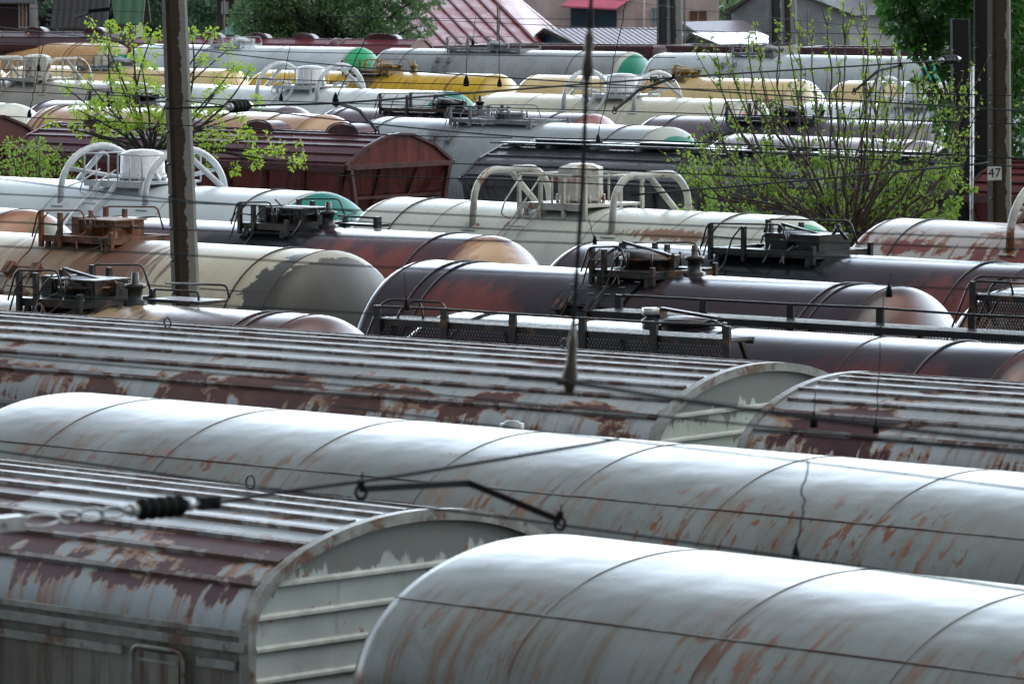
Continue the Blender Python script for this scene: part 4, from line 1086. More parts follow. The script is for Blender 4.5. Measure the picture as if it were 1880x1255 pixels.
# ---------------------------------------------------------------- concrete poles
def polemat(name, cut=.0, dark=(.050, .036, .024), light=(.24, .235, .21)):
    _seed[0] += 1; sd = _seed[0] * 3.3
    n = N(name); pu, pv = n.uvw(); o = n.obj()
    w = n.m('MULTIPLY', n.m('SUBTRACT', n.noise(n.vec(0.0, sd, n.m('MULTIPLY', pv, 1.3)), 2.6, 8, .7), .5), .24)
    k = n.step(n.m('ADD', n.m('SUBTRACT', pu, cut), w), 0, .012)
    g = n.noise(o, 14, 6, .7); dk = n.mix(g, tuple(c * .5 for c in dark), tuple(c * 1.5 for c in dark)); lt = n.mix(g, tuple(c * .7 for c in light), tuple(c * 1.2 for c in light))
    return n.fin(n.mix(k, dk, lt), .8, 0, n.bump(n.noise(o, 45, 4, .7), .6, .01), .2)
def pole(label, base, top, w0, w1, mat, rz=.35, group='concrete catenary poles', d=1.0):
    base = Vector(base); top = Vector(top); H = top.z - base.z
    b = MB(); lean = top - base
    def ring(z, w):
        c = .16 * w; a = w / 2; e = a * d
        q = [(-a + c, -e), (a - c, -e), (a, -e + c), (a, e - c), (a - c, e), (-a + c, e), (-a, e - c), (-a, -e + c)]
        f = z / H; return [(Vector((x * math.cos(rz) - y * math.sin(rz) + lean.x * f, x * math.sin(rz) + y * math.cos(rz) + lean.y * f, z)), (x * math.cos(rz) - y * math.sin(rz), z)) for x, y in q]
    Z = [H * i / 10 for i in range(11)]; rs = [ring(z, w0 + (w1 - w0) * z / H) for z in Z]
    for i in range(10):
        for k in range(8):
            q4 = [rs[i][k], rs[i][(k + 1) % 8], rs[i + 1][(k + 1) % 8], rs[i + 1][k]]; b.poly([t[0] for t in q4], [t[1] for t in q4])
    b.poly([t[0] for t in rs[-1]])
    root = thing('concrete_pole', label, 'pole', base, 0, group)
    b.build('shaft', mat, root)
    for k in range(7):
        z = 4.1 + k * .42; f = z / H
        if z < H:
            q = MB(); x = lean.x * f - (w0 + (w1 - w0) * f) * .44; q.tube([(x - .02, -.16, z), (x + .03, -.22, z)], .02, 6); q.build('bolt', M['black'], root)
    return root
def lean_pole(label, x0, y0, x1, y1, Z, w0, w1, mat, rz=.35, ztop=10.5, group='concrete catenary poles', d=1.0):
    a, b = at_d(x0, y0, Z), at_d(x1, y1, Z); k = (b.x - a.x) / (b.z - a.z)
    return pole(label, (a.x - k * a.z, Z, 0), (a.x + k * (ztop - a.z), Z, ztop), w0, w1, mat, rz, group, d)
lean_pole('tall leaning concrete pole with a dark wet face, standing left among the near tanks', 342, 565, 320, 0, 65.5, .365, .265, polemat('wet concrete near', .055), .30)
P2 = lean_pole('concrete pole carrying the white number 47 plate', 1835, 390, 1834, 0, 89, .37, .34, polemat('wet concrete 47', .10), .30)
lean_pole('dark concrete pole left of the number 47 pole, half hidden by leaves', 1768, 390, 1764, 105, 93, .36, .34, polemat('shaded wet concrete', .3, (.022, .02, .02)), .1, ztop=7.2)  # shade on this pole is put into its darker concrete colour
lean_pole('dark concrete pole just behind the number 47 pole', 1803, 390, 1803, 105, 95, .32, .30, polemat('shaded wet concrete2', .3, (.02, .018, .018)), .1, ztop=9)  # also coloured darker to paint in the shade it stands in
tp = thing('pipe_post', 'thin pale steel post between the two dark poles on the right', 'post', at_d(1785, 400, 92) * 1)
tp.location.z = 0; q = MB(); q.tube([(0, 0, 0), (-.02, 0, 6.35)], .035, 8); q.build('pipe', M['galv'], tp)
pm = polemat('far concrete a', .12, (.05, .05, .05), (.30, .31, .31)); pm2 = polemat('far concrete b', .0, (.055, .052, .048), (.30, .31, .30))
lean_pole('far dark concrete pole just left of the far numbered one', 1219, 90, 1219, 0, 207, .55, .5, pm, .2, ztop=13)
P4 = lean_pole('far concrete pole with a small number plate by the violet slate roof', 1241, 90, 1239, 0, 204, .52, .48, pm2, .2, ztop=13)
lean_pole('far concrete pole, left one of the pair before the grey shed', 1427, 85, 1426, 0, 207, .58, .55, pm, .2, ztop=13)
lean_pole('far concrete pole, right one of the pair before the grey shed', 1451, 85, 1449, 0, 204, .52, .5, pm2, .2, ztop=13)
def plate(root, px, py, Z, w, h, s, size, tilt=0.0):
    p = at_d(px, py, Z) - Vector(root.location)
    b = MB(); b.box((0, 0, 0), (w, .012, h)); o = b.build('number_plate', M['signwhite'], root); o.location = p; o.rotation_euler = (0, tilt, 0)
    lettering('number', s, M['ink'], size, o, (0, -.009, 0), (math.pi / 2, 0, 0), .001)
plate(P2, 1826, 318, 88.70, .25, .25, '47', .23, -.03)
plate(P4, 1235, 92, 203.6, .28, .30, '45', .24)

# ---------------------------------------------------------------- overhead wires
def wire(name, label, pts, z, r=.008, mat='wire', cat='wire', group=None, sub=6, zs=None):
    P = []
    for i, (x, y) in enumerate(pts):
        zz = zs[i] if zs else z
        P.append(at_z(x, y, zz))
    P = smooth_path(P, sub) if len(P) > 2 else P
    base = P[0].copy(); b = MB(); b.tube([p - base for p in P], r, 6)
    o = b.build(name, M[mat]); o.location = base; tag(o, label, cat, group); return o
G = 'overhead wires along the tracks'
wl = [
 ('contact_wire', 'nearest contact wire, low across the front wagons', [(-40, 823), (0, 828), (500, 897), (1030, 963), (1880, 1083), (1930, 1090)], 6.3, .0055),
 ('overhead_wire', 'dark blurred wire crossing the rounded roof of the second track', [(600, 742), (940, 785), (1400, 838), (1880, 897), (1950, 906)], 6.5, .004),
 ('overhead_wire', 'blurred wire crossing the long ribbed boxcar roof', [(-50, 647), (0, 653), (500, 695), (940, 738), (1400, 782), (1880, 832), (1950, 840)], 6.8, .0045),
 ('overhead_wire', 'soft wire just below the cream tank, crossing the dark purple tank', [(-50, 532), (0, 536), (320, 556), (640, 573), (940, 590)], 7.0, .0045),
 ('overhead_wire', 'soft wire across the domes of the centre tanks', [(-50, 448), (0, 452), (320, 467), (700, 490), (1260, 512), (1880, 534), (1950, 537)], 7.15, .0045),
 ('overhead_wire', 'soft wire across the cream tank top', [(-50, 404), (0, 407), (640, 434), (1060, 447), (1342, 463), (1880, 486), (1950, 489)], 7.2, .0045),
 ('overhead_wire', 'wire passing low over the white gas tank dome', [(-50, 353), (0, 356), (313, 371), (640, 387), (654, 407), (1240, 434), (1880, 458), (1950, 461)], 7.2, .0045),
 ('overhead_wire', 'sagging wire above the white gas tank', [(-50, 322), (0, 328), (313, 366), (620, 384), (1240, 413), (1880, 439), (1950, 442)], 7.2, .0045),
 ('overhead_wire', 'long drooping wire from the upper left to the right tree', [(-50, 44), (0, 50), (320, 87), (640, 122), (1240, 163), (1880, 204), (1950, 208)], 7.0, .009),
 ('overhead_wire', 'wire above the left cream tank', [(-50, 76), (0, 78), (320, 90), (640, 98), (1240, 106)], 6.6, .0075),
 ('overhead_wire', 'wire across the yellow tank dome', [(-50, 126), (0, 128), (640, 150), (1240, 163), (1880, 176), (1950, 178)], 6.4, .008),
 ('overhead_wire', 'wire drooping behind the near pole to the slate hopper', [(-50, 140), (0, 146), (357, 187), (627, 221), (950, 251), (1240, 260), (1880, 291), (1950, 294)], 6.6, .009),
 ('overhead_wire', 'wire crossing the white hoop tank', [(-50, 166), (0, 168), (640, 190), (1127, 204), (1880, 228), (1950, 231)], 6.3, .0075),
 ('overhead_wire', 'wire just above the maroon hopper roof', [(-50, 210), (0, 213), (640, 245), (940, 253)], 6.3, .007),
 ('overhead_wire', 'wire entering the top of the picture, right of centre', [(1080, -6), (1240, 14), (1540, 45), (1880, 72), (1950, 77)], 6.8, .009),
 ('overhead_wire', 'upper of two wires crossing the bush top edge of the slate hopper', [(900, 262), (1240, 272), (1560, 290), (1750, 301), (1880, 306), (1950, 309)], 6.3, .0075),
 ('overhead_wire', 'slack wire behind the bush tips', [(600, 28), (1240, 56), (1880, 66)], 6.9, .007),
 ('overhead_wire', 'thin wire before the red metal roof', [(-20, 14), (640, 32), (1240, 36)], 7.0, .007),
 ('overhead_wire', 'thin low wire behind the white valve box', [(830, 300), (1240, 318), (1500, 330)], 5.6, .009),
 ('overhead_wire', 'second thin low wire behind the white valve box', [(620, 322), (940, 331), (1240, 345)], 5.4, .009),
]
for nm, lb, pts, z, r in wl: wire(nm, lb, pts, z, r, 'wire', 'wire', G)
wire('overhead_wire', 'thick dark cable running right from the hanging clamp', [(935, 693), (1045, 702), (1280, 738), (1500, 768), (1700, 792), (1950, 818)], 7.35, .008, 'wiredark', 'wire')
wire('cross_wire', 'cross wire strung between the near and the numbered pole', [(306, 199), (500, 193), (640, 188), (940, 165), (1233, 143), (1450, 129), (1727, 112), (1750, 109)], 6.9, .013, 'wiredark', 'wire', 'cross wires')
wire('cross_wire', 'lower cross wire rising through the bush', [(1160, 358), (1430, 335), (1757, 305), (1815, 298)], 5.9, .012, 'wiredark', 'wire', 'cross wires')
wire('cross_wire', 'near cross wire rising from the string of insulators to the contact wire', [(395, 924), (520, 902), (700, 878), (940, 839), (1135, 806)], 6.6, .0075, 'wiredark', 'wire')

def insulator(label, a, b, z, n=5, rr=.07, za=None, m1='galv'):
    A = at_z(*a, z); B = at_z(*b, z); d = B - A; L = d.length; root = thing('insulator', label, 'insulator', A)
    rot = d.to_track_quat('X', 'Z').to_euler()
    body = MB(); prof = [(L * .18, .02)]
    for k in range(n):
        x0 = L * (.2 + .6 * k / n); x1 = L * (.2 + .6 * (k + 1) / n)
        prof += [(x0, rr * .55), (x0 + .3 * (x1 - x0), rr), (x0 + .55 * (x1 - x0), rr), (x0 + .8 * (x1 - x0), rr * .6)]
    prof += [(L * .8, rr * .5), (L * .82, .02)]
    body.lathe(prof, 'x', (0, 0, 0), 18, 0); o = body.build('sheds', M['insul'], root)
    for (q0, q1, q2, q3) in ((0, .2, .1, .18), (.80, 1, .82, .9)):
        c = MB(); c.tube([(L * q0, 0, 0), (L * q1, 0, 0)], rr * .35, 8); c.tube([(L * q2, 0, 0), (L * q3, 0, 0)], rr * .6, 10); c.build('end_fitting', M[m1], root)
    root.rotation_euler = rot
    return root
insulator('big black ribbed insulator blurred in the near left', (225, 938), (365, 924), 6.6, 5, .043)
insulator('dark insulator on the cross wire right of the near pole', (415, 197), (462, 193), 6.9, 4, .07)
insulator('dark insulator on the cross wire at the right poles', (1722, 112), (1762, 108), 6.9, 4, .07)
# turnbuckle and links left of the big insulator
lk = thing('turnbuckle', 'pale blurred turnbuckle and chain links at the left edge', 'turnbuckle', at_z(0, 960, 6.6))
b = MB(); A0 = at_z(0, 960, 6.6)
def rel(x, y): return at_z(x, y, 6.6) - A0
b.bar(rel(-60, 967), rel(40, 958), .05, .055); b.build('bar', M['galv'], lk)
b = MB()
for (x0, y0, x1, y1) in ((40, 958, 110, 952), (105, 950, 150, 946), (145, 946, 190, 942), (185, 942, 228, 938)):
    p, q = rel(x0, y0), rel(x1, y1); m_ = (p + q) / 2; d = (q - p); u_ = d.normalized(); w = Vector((0, 0, 1)); L2 = d.length / 2
    for k in (0,): b.tube([m_ + u_ * (L2 * math.cos(t)) + w * (.022 * math.sin(t)) for t in [2 * math.pi * i / 16 for i in range(16)]], .007, 6, closed=True)
b.build('chain_link', M['galv'], lk)
b = MB(); b.bar(rel(365, 924), rel(400, 921), .04, .05); b.build('clamp', M['wiredark'], lk)

def reg_arm(label, pts, z, r, mat='wiredark', clamps=True, zs=None):
    P = [at_z(x, y, z if not zs else zs[i]) for i, (x, y) in enumerate(pts)]
    root = thing('registration_arm', label, 'bracket arm', P[0]); b = MB()
    for i in range(len(P) - 1): b.bar(P[i] - P[0], P[i + 1] - P[0], r * 1.5, r * 2)
    for p in P[1:-1]: b.tube([p - P[0] - Vector((0, r, 0)), p - P[0] + Vector((0, r, 0))], r, 8)
    b.build('arm', M[mat], root)
    if clamps:
        for p, s_ in ((P[0], 1), (P[-1], .8)):
            c = MB(); q = p - P[0]
            c.tube([q + Vector((r * 1.6 * math.cos(t), 0, r * 1.9 * math.sin(t) - r)) for t in [2 * math.pi * i / 14 for i in range(14)]], r * .55, 6, closed=True)
            c.box(q + Vector((0, 0, r * 1.6)), (r * 2.2, r * 2, r * 2.6)); c.tube([q + Vector((0, 0, r * 2)), q + Vector((r * .5, 0, r * 5))], r * .3, 6); c.build('clamp', M['wiredark'], root)
    return root
reg_arm('black bent bracket arm hanging blurred over the near roofs', [(663, 897), (860, 886), (1028, 955)], 6.55, .0135, zs=(6.55, 6.5, 6.33))
reg_arm('small dark bent arm over the white and purple tanks', [(617, 188), (660, 203), (692, 239)], 6.6, .016, zs=(6.9, 6.75, 6.4))
reg_arm('dark slanting arm in front of the cream tank hoops', [(1236, 143), (1172, 166), (1128, 203)], 6.6, .016, zs=(6.9, 6.7, 6.35))
reg_arm('dark bent arm behind the bush tips', [(1653, 121), (1612, 130), (1568, 168)], 6.6, .016, zs=(6.9, 6.75, 6.4))
reg_arm('thin far arm before the dark gable roof', [(203, 17), (165, 21), (138, 31)], 7, .04, zs=(7.1, 7.05, 6.9), clamps=False)

def dropper(label, a, b, Z, r=.005, wiggle=.01, weight=.04, mat='wiredark'):
    A = at_d(*a, Z); B = at_d(*b, Z); rnd = random.Random(int(a[0] * 7)); n = 14
    root = thing('dropper', label, 'dropper', B); m = MB()
    m.tube([(A - B) * (i / n) + Vector((rnd.uniform(-wiggle, wiggle) if 0 < i < n else 0, 0, 0)) for i in range(n + 1)], r, 5); m.build('wire', M[mat], root)
    c = MB(); c.lathe([(-weight * 1.0, .001), (-weight, weight * .6), (0, weight * .62), (weight * .9, weight * .35), (weight * 1.5, .004)], 'z', (0, 0, 0), 10); c.build('clamp', M['insul'], root)
dropper('twisted dropper hanging over the near rounded roofs', (1483, 845), (1461, 1015), 23, .004, .012, .03)
dropper('faint dropper over the right boxcar roof', (1622, 535), (1608, 785), 33, .003, .006, .035)
dropper('dropper with black clamp over the purple tank dome', (1636, 500), (1632, 535), 40, .003, .004, .045)
dropper('dropper with clamp left of the walkway tank', (742, 500), (746, 560), 50, .004, .004, .05)
dropper('dropper with clamp above the centre purple tank', (1080, 400), (1092, 442), 60, .005, .006, .045)
dropper('long dropper beside the round white valve housing', (1150, 3), (1098, 255), 85, .008, .02, .06)
dropper('dropper on the left white dome', (80, 80), (54, 210), 85, .008, .012, .06)
dropper('dropper left of the first hoops', (72, 0), (71, 125), 90, .007, .012, .06)
dropper('dropper by the left white hoops', (532, 85), (516, 180), 90, .007, .012, .06)
dropper('dropper from the arm up past the green dome', (672, 70), (616, 184), 85, .008, .01, .09)
dropper('dropper over the grey tank before the red roof', (917, 10), (917, 153), 95, .007, .01, .07)
dropper('thin dropper before the red roof', (873, 30), (868, 78), 140, .008, .008, .07)
dropper('dropper on the yellow dome', (857, 100), (856, 150), 95, .007, .01, .09)
dropper('dropper before the dark right boxcar', (1497, 720), (1494, 772), 30, .003, .004, .04)
# tall near hanger, out of focus
hg = thing('wire_hanger', 'tall blurred black hanger rod with weathered clamps, hanging down the centre', 'hanger', at_d(1046, 700, 19.5))
H0 = at_d(1046, 700, 19.5)
def hr(x, y): return at_d(x, y, 19.5) - H0
b = MB(); b.tube([hr(1087, -30), hr(1082, 60), hr(1076, 170), hr(1070, 330), hr(1060, 480), hr(1052, 610), hr(1046, 700)], .008, 8); b.build('rod', M['wiredark'], hg)
hm = simple('weathered clamp', (.05, .035, .02), .5, .5, 30, col2=(.02, .02, .02))
b = MB(); b.tube([hr(1084, 55), hr(1082, 68), hr(1080, 100), hr(1079, 128), hr(1077, 150)], [.009, .020, .016, .026, .01], 8); b.build('upper_clamp', hm, hg)
b = MB(); b.tube([hr(1053, 600), hr(1051, 628), hr(1049, 665), hr(1046, 690), hr(1045, 722)], [.009, .018, .021, .032, .016], 8); b.bar(hr(1022, 702), hr(1072, 702), .02, .022); b.build('lower_clamp', hm, hg)

# ---------------------------------------------------------------- vegetation
def leaf(mb, p, d, size, rnd):
    d = Vector(d).normalized(); s = d.cross(Vector((rnd.uniform(-1, 1), rnd.uniform(-1, 1), rnd.uniform(-1, 1))))
    if s.length < 1e-4: return
    s.normalize(); n = d.cross(s); L = size * rnd.uniform(.7, 1.25); w = L * .36
    n0 = len(mb.v)
    mb.v += [tuple(p), tuple(p + d * L * .45 + s * w + n * L * .08), tuple(p + d * L - n * L * .12), tuple(p + d * L * .45 - s * w + n * L * .08)]
    mb.face((n0, n0 + 1, n0 + 2)); mb.face((n0, n0 + 2, n0 + 3))
def rdir(rnd):
    while 1:
        v = Vector((rnd.uniform(-1, 1), rnd.uniform(-1, 1), rnd.uniform(-1, 1)))
        if .05 < v.length < 1: return v.normalized()
def tuft(mb, c, r, n, size, rnd, droop=.3):
    for _ in range(n):
        d = rdir(rnd); leaf(mb, c + d * r * rnd.random() ** .5, d + Vector((0, 0, -droop)), size, rnd)

def young_tree():
    rnd = random.Random(11); Z = 97.0
    base = at_d(275, 320, Z); base.z = 0
    root = thing('young_tree', 'small young tree with yellow green leaf tufts behind the white gas tank', 'tree', base)
    br = MB(); lv = MB()
    fork = at_d(277, 285, Z) - base
    br.tube([Vector((0, 0, 0)), Vector((.02, 0, fork.z * .5)), fork], [.10, .08, .06], 8)
    tips = [(160, 150, 0), (120, 160, .3), (195, 80, 0), (205, 50, .2), (243, 55, -.2), (250, 100, .4), (277, 70, 0), (298, 62, .3), (352, 60, -.3), (388, 62, 0), (372, 110, .3), (430, 120, .2), (455, 135, 0), (410, 150, -.4), (470, 185, .3),
            (400, 200, .4), (440, 215, 0), (460, 255, -.2), (500, 275, .1), (540, 300, 0), (550, 285, .4), (470, 300, .3), (140, 200, -.3), (95, 225, .2), (150, 240, .3), (185, 200, -.4), (215, 130, .4), (225, 175, .6), (180, 255, .5), (330, 100, .7), (320, 180, -.6), (300, 210, -.5), (380, 260, -.5), (350, 300, -.3), (430, 310, -.3), (420, 90, .6), (230, 230, -.7), (260, 120, -.7)]
    for (x, y, dy) in tips:
        t = at_d(x, y, Z + dy * 1.5) - base; d = t - fork
        side = Vector((rnd.uniform(-.15, .15), rnd.uniform(-.15, .15), 0)) * d.length
        low = Vector((d.x * .18, d.y * .2, abs(d.z) * .05 + .1)) if d.z < .3 else Vector((0, 0, 0))
        P = smooth_path([fork - Vector((0, 0, rnd.uniform(0, .35))), fork + d * .33 + side + low, fork + d * .68 + side * .8 + low * .6, t], 5); n = len(P)
        br.tube(P, [.030 * (1 - .8 * i / n) + .004 for i in range(n)], 5)
        tuft(lv, t, .13, rnd.randint(34, 52), .072, rnd)
        for _ in range(rnd.randint(3, 5)):
            k = rnd.randint(int(n * .35), n - 2); q = P[k]; e = q + Vector((rnd.uniform(-.4, .4), rnd.uniform(-.35, .35), rnd.uniform(-.05, .38)))
            br.tube([q, (q + e) / 2 + Vector((0, 0, -.03)), e], [.009, .006, .004], 4); tuft(lv, e, .10, rnd.randint(12, 34), .068, rnd)
    br.build('trunk', M['bark'], root); lv.build('crown', M['leaf_young'], root)
young_tree()

def low_bush():
    rnd = random.Random(5); Z = 96.0; base = at_d(62, 320, Z); base.z = 0
    root = thing('bush', 'low bright green bush at the left edge beside the maroon wagon end', 'bush', base); br = MB(); lv = MB()
    for _ in range(34):
        t = at_d(rnd.uniform(-30, 140), rnd.uniform(262, 345), Z + rnd.uniform(-1, 1)) - base
        br.tube(smooth_path([(0, 0, 0), (t.x * .3, t.y * .3, t.z * .6), t], 4), [.02] * 6 + [.008] * 3, 4)
        tuft(lv, t, .17, 40, .07, rnd)
    br.build('trunk', M['bark'], root); lv.build('crown', M['leaf_mid'], root)
low_bush()

def big_bush():
    rnd = random.Random(23); Z = 87.0; base = at_d(1558, 420, Z); base.z = 0
    root = thing('bush_tree', 'many stemmed bush with upright reddish twigs and fresh green leaves, right of centre', 'tree', base); br = MB(); lv = MB()
    fork = at_d(1555, 425, Z) - base
    br.tube([(0, 0, 0), fork * .6, fork + Vector((0, 0, .1))], [.14, .12, .10], 8)
    tips = [(1270, 250), (1300, 175), (1315, 110), (1345, 130), (1375, 60), (1395, 90), (1430, 40), (1450, 80), (1470, 55), (1490, 40), (1520, 15), (1550, 5), (1585, 10), (1592, 60), (1612, 75), (1640, 80), (1655, 105), (1680, 130), (1700, 140), (1720, 170),
            (1735, 200), (1745, 150), (1770, 160), (1760, 260), (1750, 300), (1700, 280), (1660, 230), (1280, 330), (1320, 300), (1350, 270), (1400, 200), (1410, 260), (1460, 160), (1500, 180), (1540, 120), (1600, 160), (1630, 190), (1250, 300), (1650, 310), (1340, 220), (1440, 290), (1560, 220), (1690, 330), (1380, 330), (1600, 280), (1300, 370), (1730, 350)]
    for (x, y) in tips:
        dy = rnd.uniform(-1.4, 1.4); t = at_d(x, y, Z + dy) - base; d = t - fork
        jx = rnd.uniform(.38, .72); m1 = fork + Vector((d.x * jx, d.y * .5, d.z * rnd.uniform(.16, .40))); m2 = fork + Vector((d.x * rnd.uniform(.78, 1.02), d.y * .8, d.z * rnd.uniform(.52, .72)))
        P = smooth_path([fork - Vector((0, 0, rnd.uniform(0, .5))), m1 + Vector((rnd.uniform(-.08, .08), 0, 0)), m2, t], 7); n = len(P)
        for i in range(2, n):
            P[i] = P[i] + Vector((math.sin(i * 1.3 + x) * .022, 0, 0)) + Vector((rnd.uniform(-.016, .016), 0, rnd.uniform(-.01, .01)))
        br.tube(P, [.028 * (1 - .82 * i / n) + .0035 for i in range(n)], 5)
        for _ in range(rnd.randint(5, 8)):
            k = rnd.randint(int(n * .25), n - 3); q = P[k]; L = rnd.uniform(.35, 1.0)
            e = q + Vector((d.x * .12 + rnd.uniform(-.22, .22), rnd.uniform(-.25, .25), L)) * 1.0
            tw = smooth_path([q, q + (e - q) * .5 + Vector((rnd.uniform(-.05, .05), 0, -.03)), e], 4)
            br.tube(tw, [.009 * (1 - .7 * i / len(tw)) + .002 for i in range(len(tw))], 4)
            for _2 in range(rnd.randint(2, 11)):
                pt = tw[rnd.randint(2, len(tw) - 1)]; leaf(lv, pt + Vector((rnd.uniform(-.03, .03), 0, rnd.uniform(-.05, .05))), (rnd.uniform(-1, 1), rnd.uniform(-1, .4), rnd.uniform(-1, .2)), .075, rnd)
        for k in range(n // 3, n):
            for _ in range(6 if k > n * .75 else (0 if k < n * .55 else 2)):
                leaf(lv, P[k] + Vector((rnd.uniform(-.04, .04), rnd.uniform(-.04, .04), rnd.uniform(-.05, .05))), (rnd.uniform(-1, 1), rnd.uniform(-1, .5), rnd.uniform(-1, .3)), .075, rnd)
    for _ in range(86):                      # leafier skirt low in the bush
        x = rnd.choice([rnd.uniform(1255, 1420), rnd.uniform(1600, 1780), rnd.uniform(1420, 1600), rnd.uniform(1600, 1780)]); y = rnd.uniform(290, 430) if x > 1300 else rnd.uniform(270, 400)
        c = at_d(x, y, Z + rnd.uniform(-.5, 2.0)) - base; tuft(lv, c, rnd.uniform(.12, .24), rnd.randint(22, 60), .085, rnd, .8)
        if rnd.random() < .5: br.tube([fork * .8, (fork * .8 + c) / 2 + Vector((0, 0, -.1)), c], [.02, .012, .005], 4)
    br.build('trunk', M['barkred'], root); lv.build('crown', M['leaf_mid'], root)
big_bush()

def crown_tree(name, label, base, clumps, leafm, size, per, rnd, trunkr=.25, droop=.4, limb=True, flat=.8):
    root = thing(name, label, 'tree', base); br = MB(); lv = MB(); base = Vector(base)
    cz = sum(c[2] for c, r in clumps) / len(clumps)
    cxm = sum(c[0] for c, r in clumps) / len(clumps)
    top = Vector((cxm - base.x, 0, cz))
    br.tube(smooth_path([(0, 0, 0), (top.x * .2, 0, cz * .5), top], 4), [trunkr * (1 - .5 * i / 9) for i in range(9)], 9)
    for c, r in clumps:
        p = Vector(c) - base
        if limb: br.tube(smooth_path([Vector((top.x * .4, 0, cz * .62)), (p + Vector((top.x * .4, 0, cz * .62))) / 2 + Vector((0, 0, -.1)), p], 4), [trunkr * .3] * 4 + [trunkr * .12] * 5, 5)
        for _ in range(int(per * r * r)):
            d = rdir(rnd); q = p + Vector((d.x * r, d.y * r, d.z * r * flat)) * rnd.uniform(.55, 1.05)
            leaf(lv, q, Vector((d.x, d.y, d.z * .5 - droop)), size, rnd)
    br.build('trunk', M['bark'], root); lv.build('crown', leafm, root)
    return root
rnd = random.Random(3)
cl = []
for (x, y, r) in [(1660, -30, .55), (1700, 20, .5), (1650, 40, .32), (1700, 70, .35), (1740, 40, .55), (1780, 0, .6), (1830, 20, .7), (1880, 40, .7), (1790, 70, .5), (1850, 90, .6), (1745, 95, .3), (1880, 120, .6), (1900, 180, .5), (1690, 95, .2), (1720, 120, .16),
                  (1860, 210, .4), (1885, 260, .4), (1870, 320, .3), (1740, 130, .14), (1668, 72, .22), (1636, 15, .22), (1750, 210, .35), (1738, 235, .22), (1770, 190, .25), (1800, 250, .26), (1795, 275, .2), (1880, 350, .3), (1690, 150, .12), (1735, 165, .28), (1722, 190, .16), (1745, 290, .22), (1738, 320, .16), (1760, 250, .25), (1705, 45, .5), (1650, 5, .4), (1765, 110, .4), (1800, 130, .35), (1790, 160, .25), (1730, -40, .7), (1830, -60, .9), (1900, -40, .8)]:
    cl.append((at_d(x, y, 98 + rnd.uniform(-1.2, 1.2)), r))
crown_tree('leafy_tree', 'large dense green tree hanging over the poles at the upper right', at_d(1850, 400, 99.5).xy.to_3d(), cl, M['leaf_dark'], .15, 1500, rnd, .22)
cl = []
for _ in range(44):
    x = rnd.uniform(445, 785); y = rnd.uniform(-70, 70)
    if y > 40 and x > 770: x -= 40
    cl.append((at_d(x, y, 215 + rnd.uniform(-2, 2)), rnd.uniform(.6, 1.05)))
crown_tree('leafy_tree', 'broad grey green tree left of the red metal roof', at_d(620, 400, 215).xy.to_3d(), cl, M['leaf_far'], .17, 760, rnd, .4)
cl = [(at_d(rnd.uniform(205, 330), rnd.uniform(-50, 55), 262 + rnd.uniform(-3, 3)), rnd.uniform(.8, 1.3)) for _ in range(18)]
crown_tree('leafy_tree', 'dark tree behind the near pole top', at_d(270, 400, 262).xy.to_3d(), cl, M['leaf_fard'], .24, 300, rnd, .4)
cl = [(at_d(rnd.uniform(345, 395), rnd.uniform(-50, 50), 268 + rnd.uniform(-3, 3)), rnd.uniform(.8, 1.3)) for _ in range(14)]
crown_tree('leafy_tree', 'dark tree right of the near pole top', at_d(380, 400, 268).xy.to_3d(), cl, M['leaf_fard'], .24, 300, rnd, .4)
cl = [(at_d(rnd.uniform(1325, 1350), rnd.uniform(-40, 30), 262 + rnd.uniform(-2, 2)), rnd.uniform(.5, .9)) for _ in range(8)]
crown_tree('leafy_tree', 'narrow dark tree between the pink house and the grey shed', at_d(1338, 400, 262).xy.to_3d(), cl, M['leaf_far'], .22, 320, rnd, .3)
for i, (x0, x1, Y) in enumerate(((-200, 520, 300), (380, 1000, 305), (1500, 2100, 250))):
    cl = [(at_d(rnd.uniform(x0, x1), rnd.uniform(-90, 60), Y + rnd.uniform(-4, 4)), rnd.uniform(1.2, 2.0)) for _ in range(40)]
    crown_tree('leafy_tree', ['dark tree mass behind the dark gable house', 'dark tree mass behind the small green roof', 'dark trees behind the brick shed'][i], at_d((x0 + x1) / 2, 400, Y).xy.to_3d(), cl, M['leaf_fard'], .36, 110, rnd, .5)

# ---------------------------------------------------------------- houses beyond the yard
def corr(name, col, axis='u', per=.15, rough=.35, amt=.5, col2=None, streaks=True):
    n = N(name); u, v = n.uvw(); w = n.m('SINE', n.m('MULTIPLY', u, 2 * math.pi / per)); o = n.obj()
    c = n.mix(n.noise(o, 1.2, 6, .65), tuple(x * .6 for x in col), tuple(min(1, x * 1.3) for x in col))
    if col2: c = n.mix(n.step(n.noise(n.vec(n.m('MULTIPLY', u, 2), n.m('MULTIPLY', v, .4), 0), 1.5, 6, .65), .48, .62), c, col2)
    c = n.mix(n.m('MULTIPLY', n.step(w, -.2, -.9), .5), c, tuple(x * .35 for x in col))
    return n.fin(c, rough, 0, n.bump(w, amt, .03))
def wallm(name, col, rough=.8, col2=None): return simple(name, col, rough, .15, 1.2, col2=col2, thr=(.55, .7), bump=.1)
def quad(mb, pts, m=0, uvs=None):
    P = [Vector(p) for p in pts]; e = (P[1] - P[0]); u0 = e.normalized(); nn = e.cross(P[-1] - P[0]).normalized(); v0 = nn.cross(u0)
    mb.poly(P, [((p - P[0]).dot(u0), (p - P[0]).dot(v0)) for p in P], m)
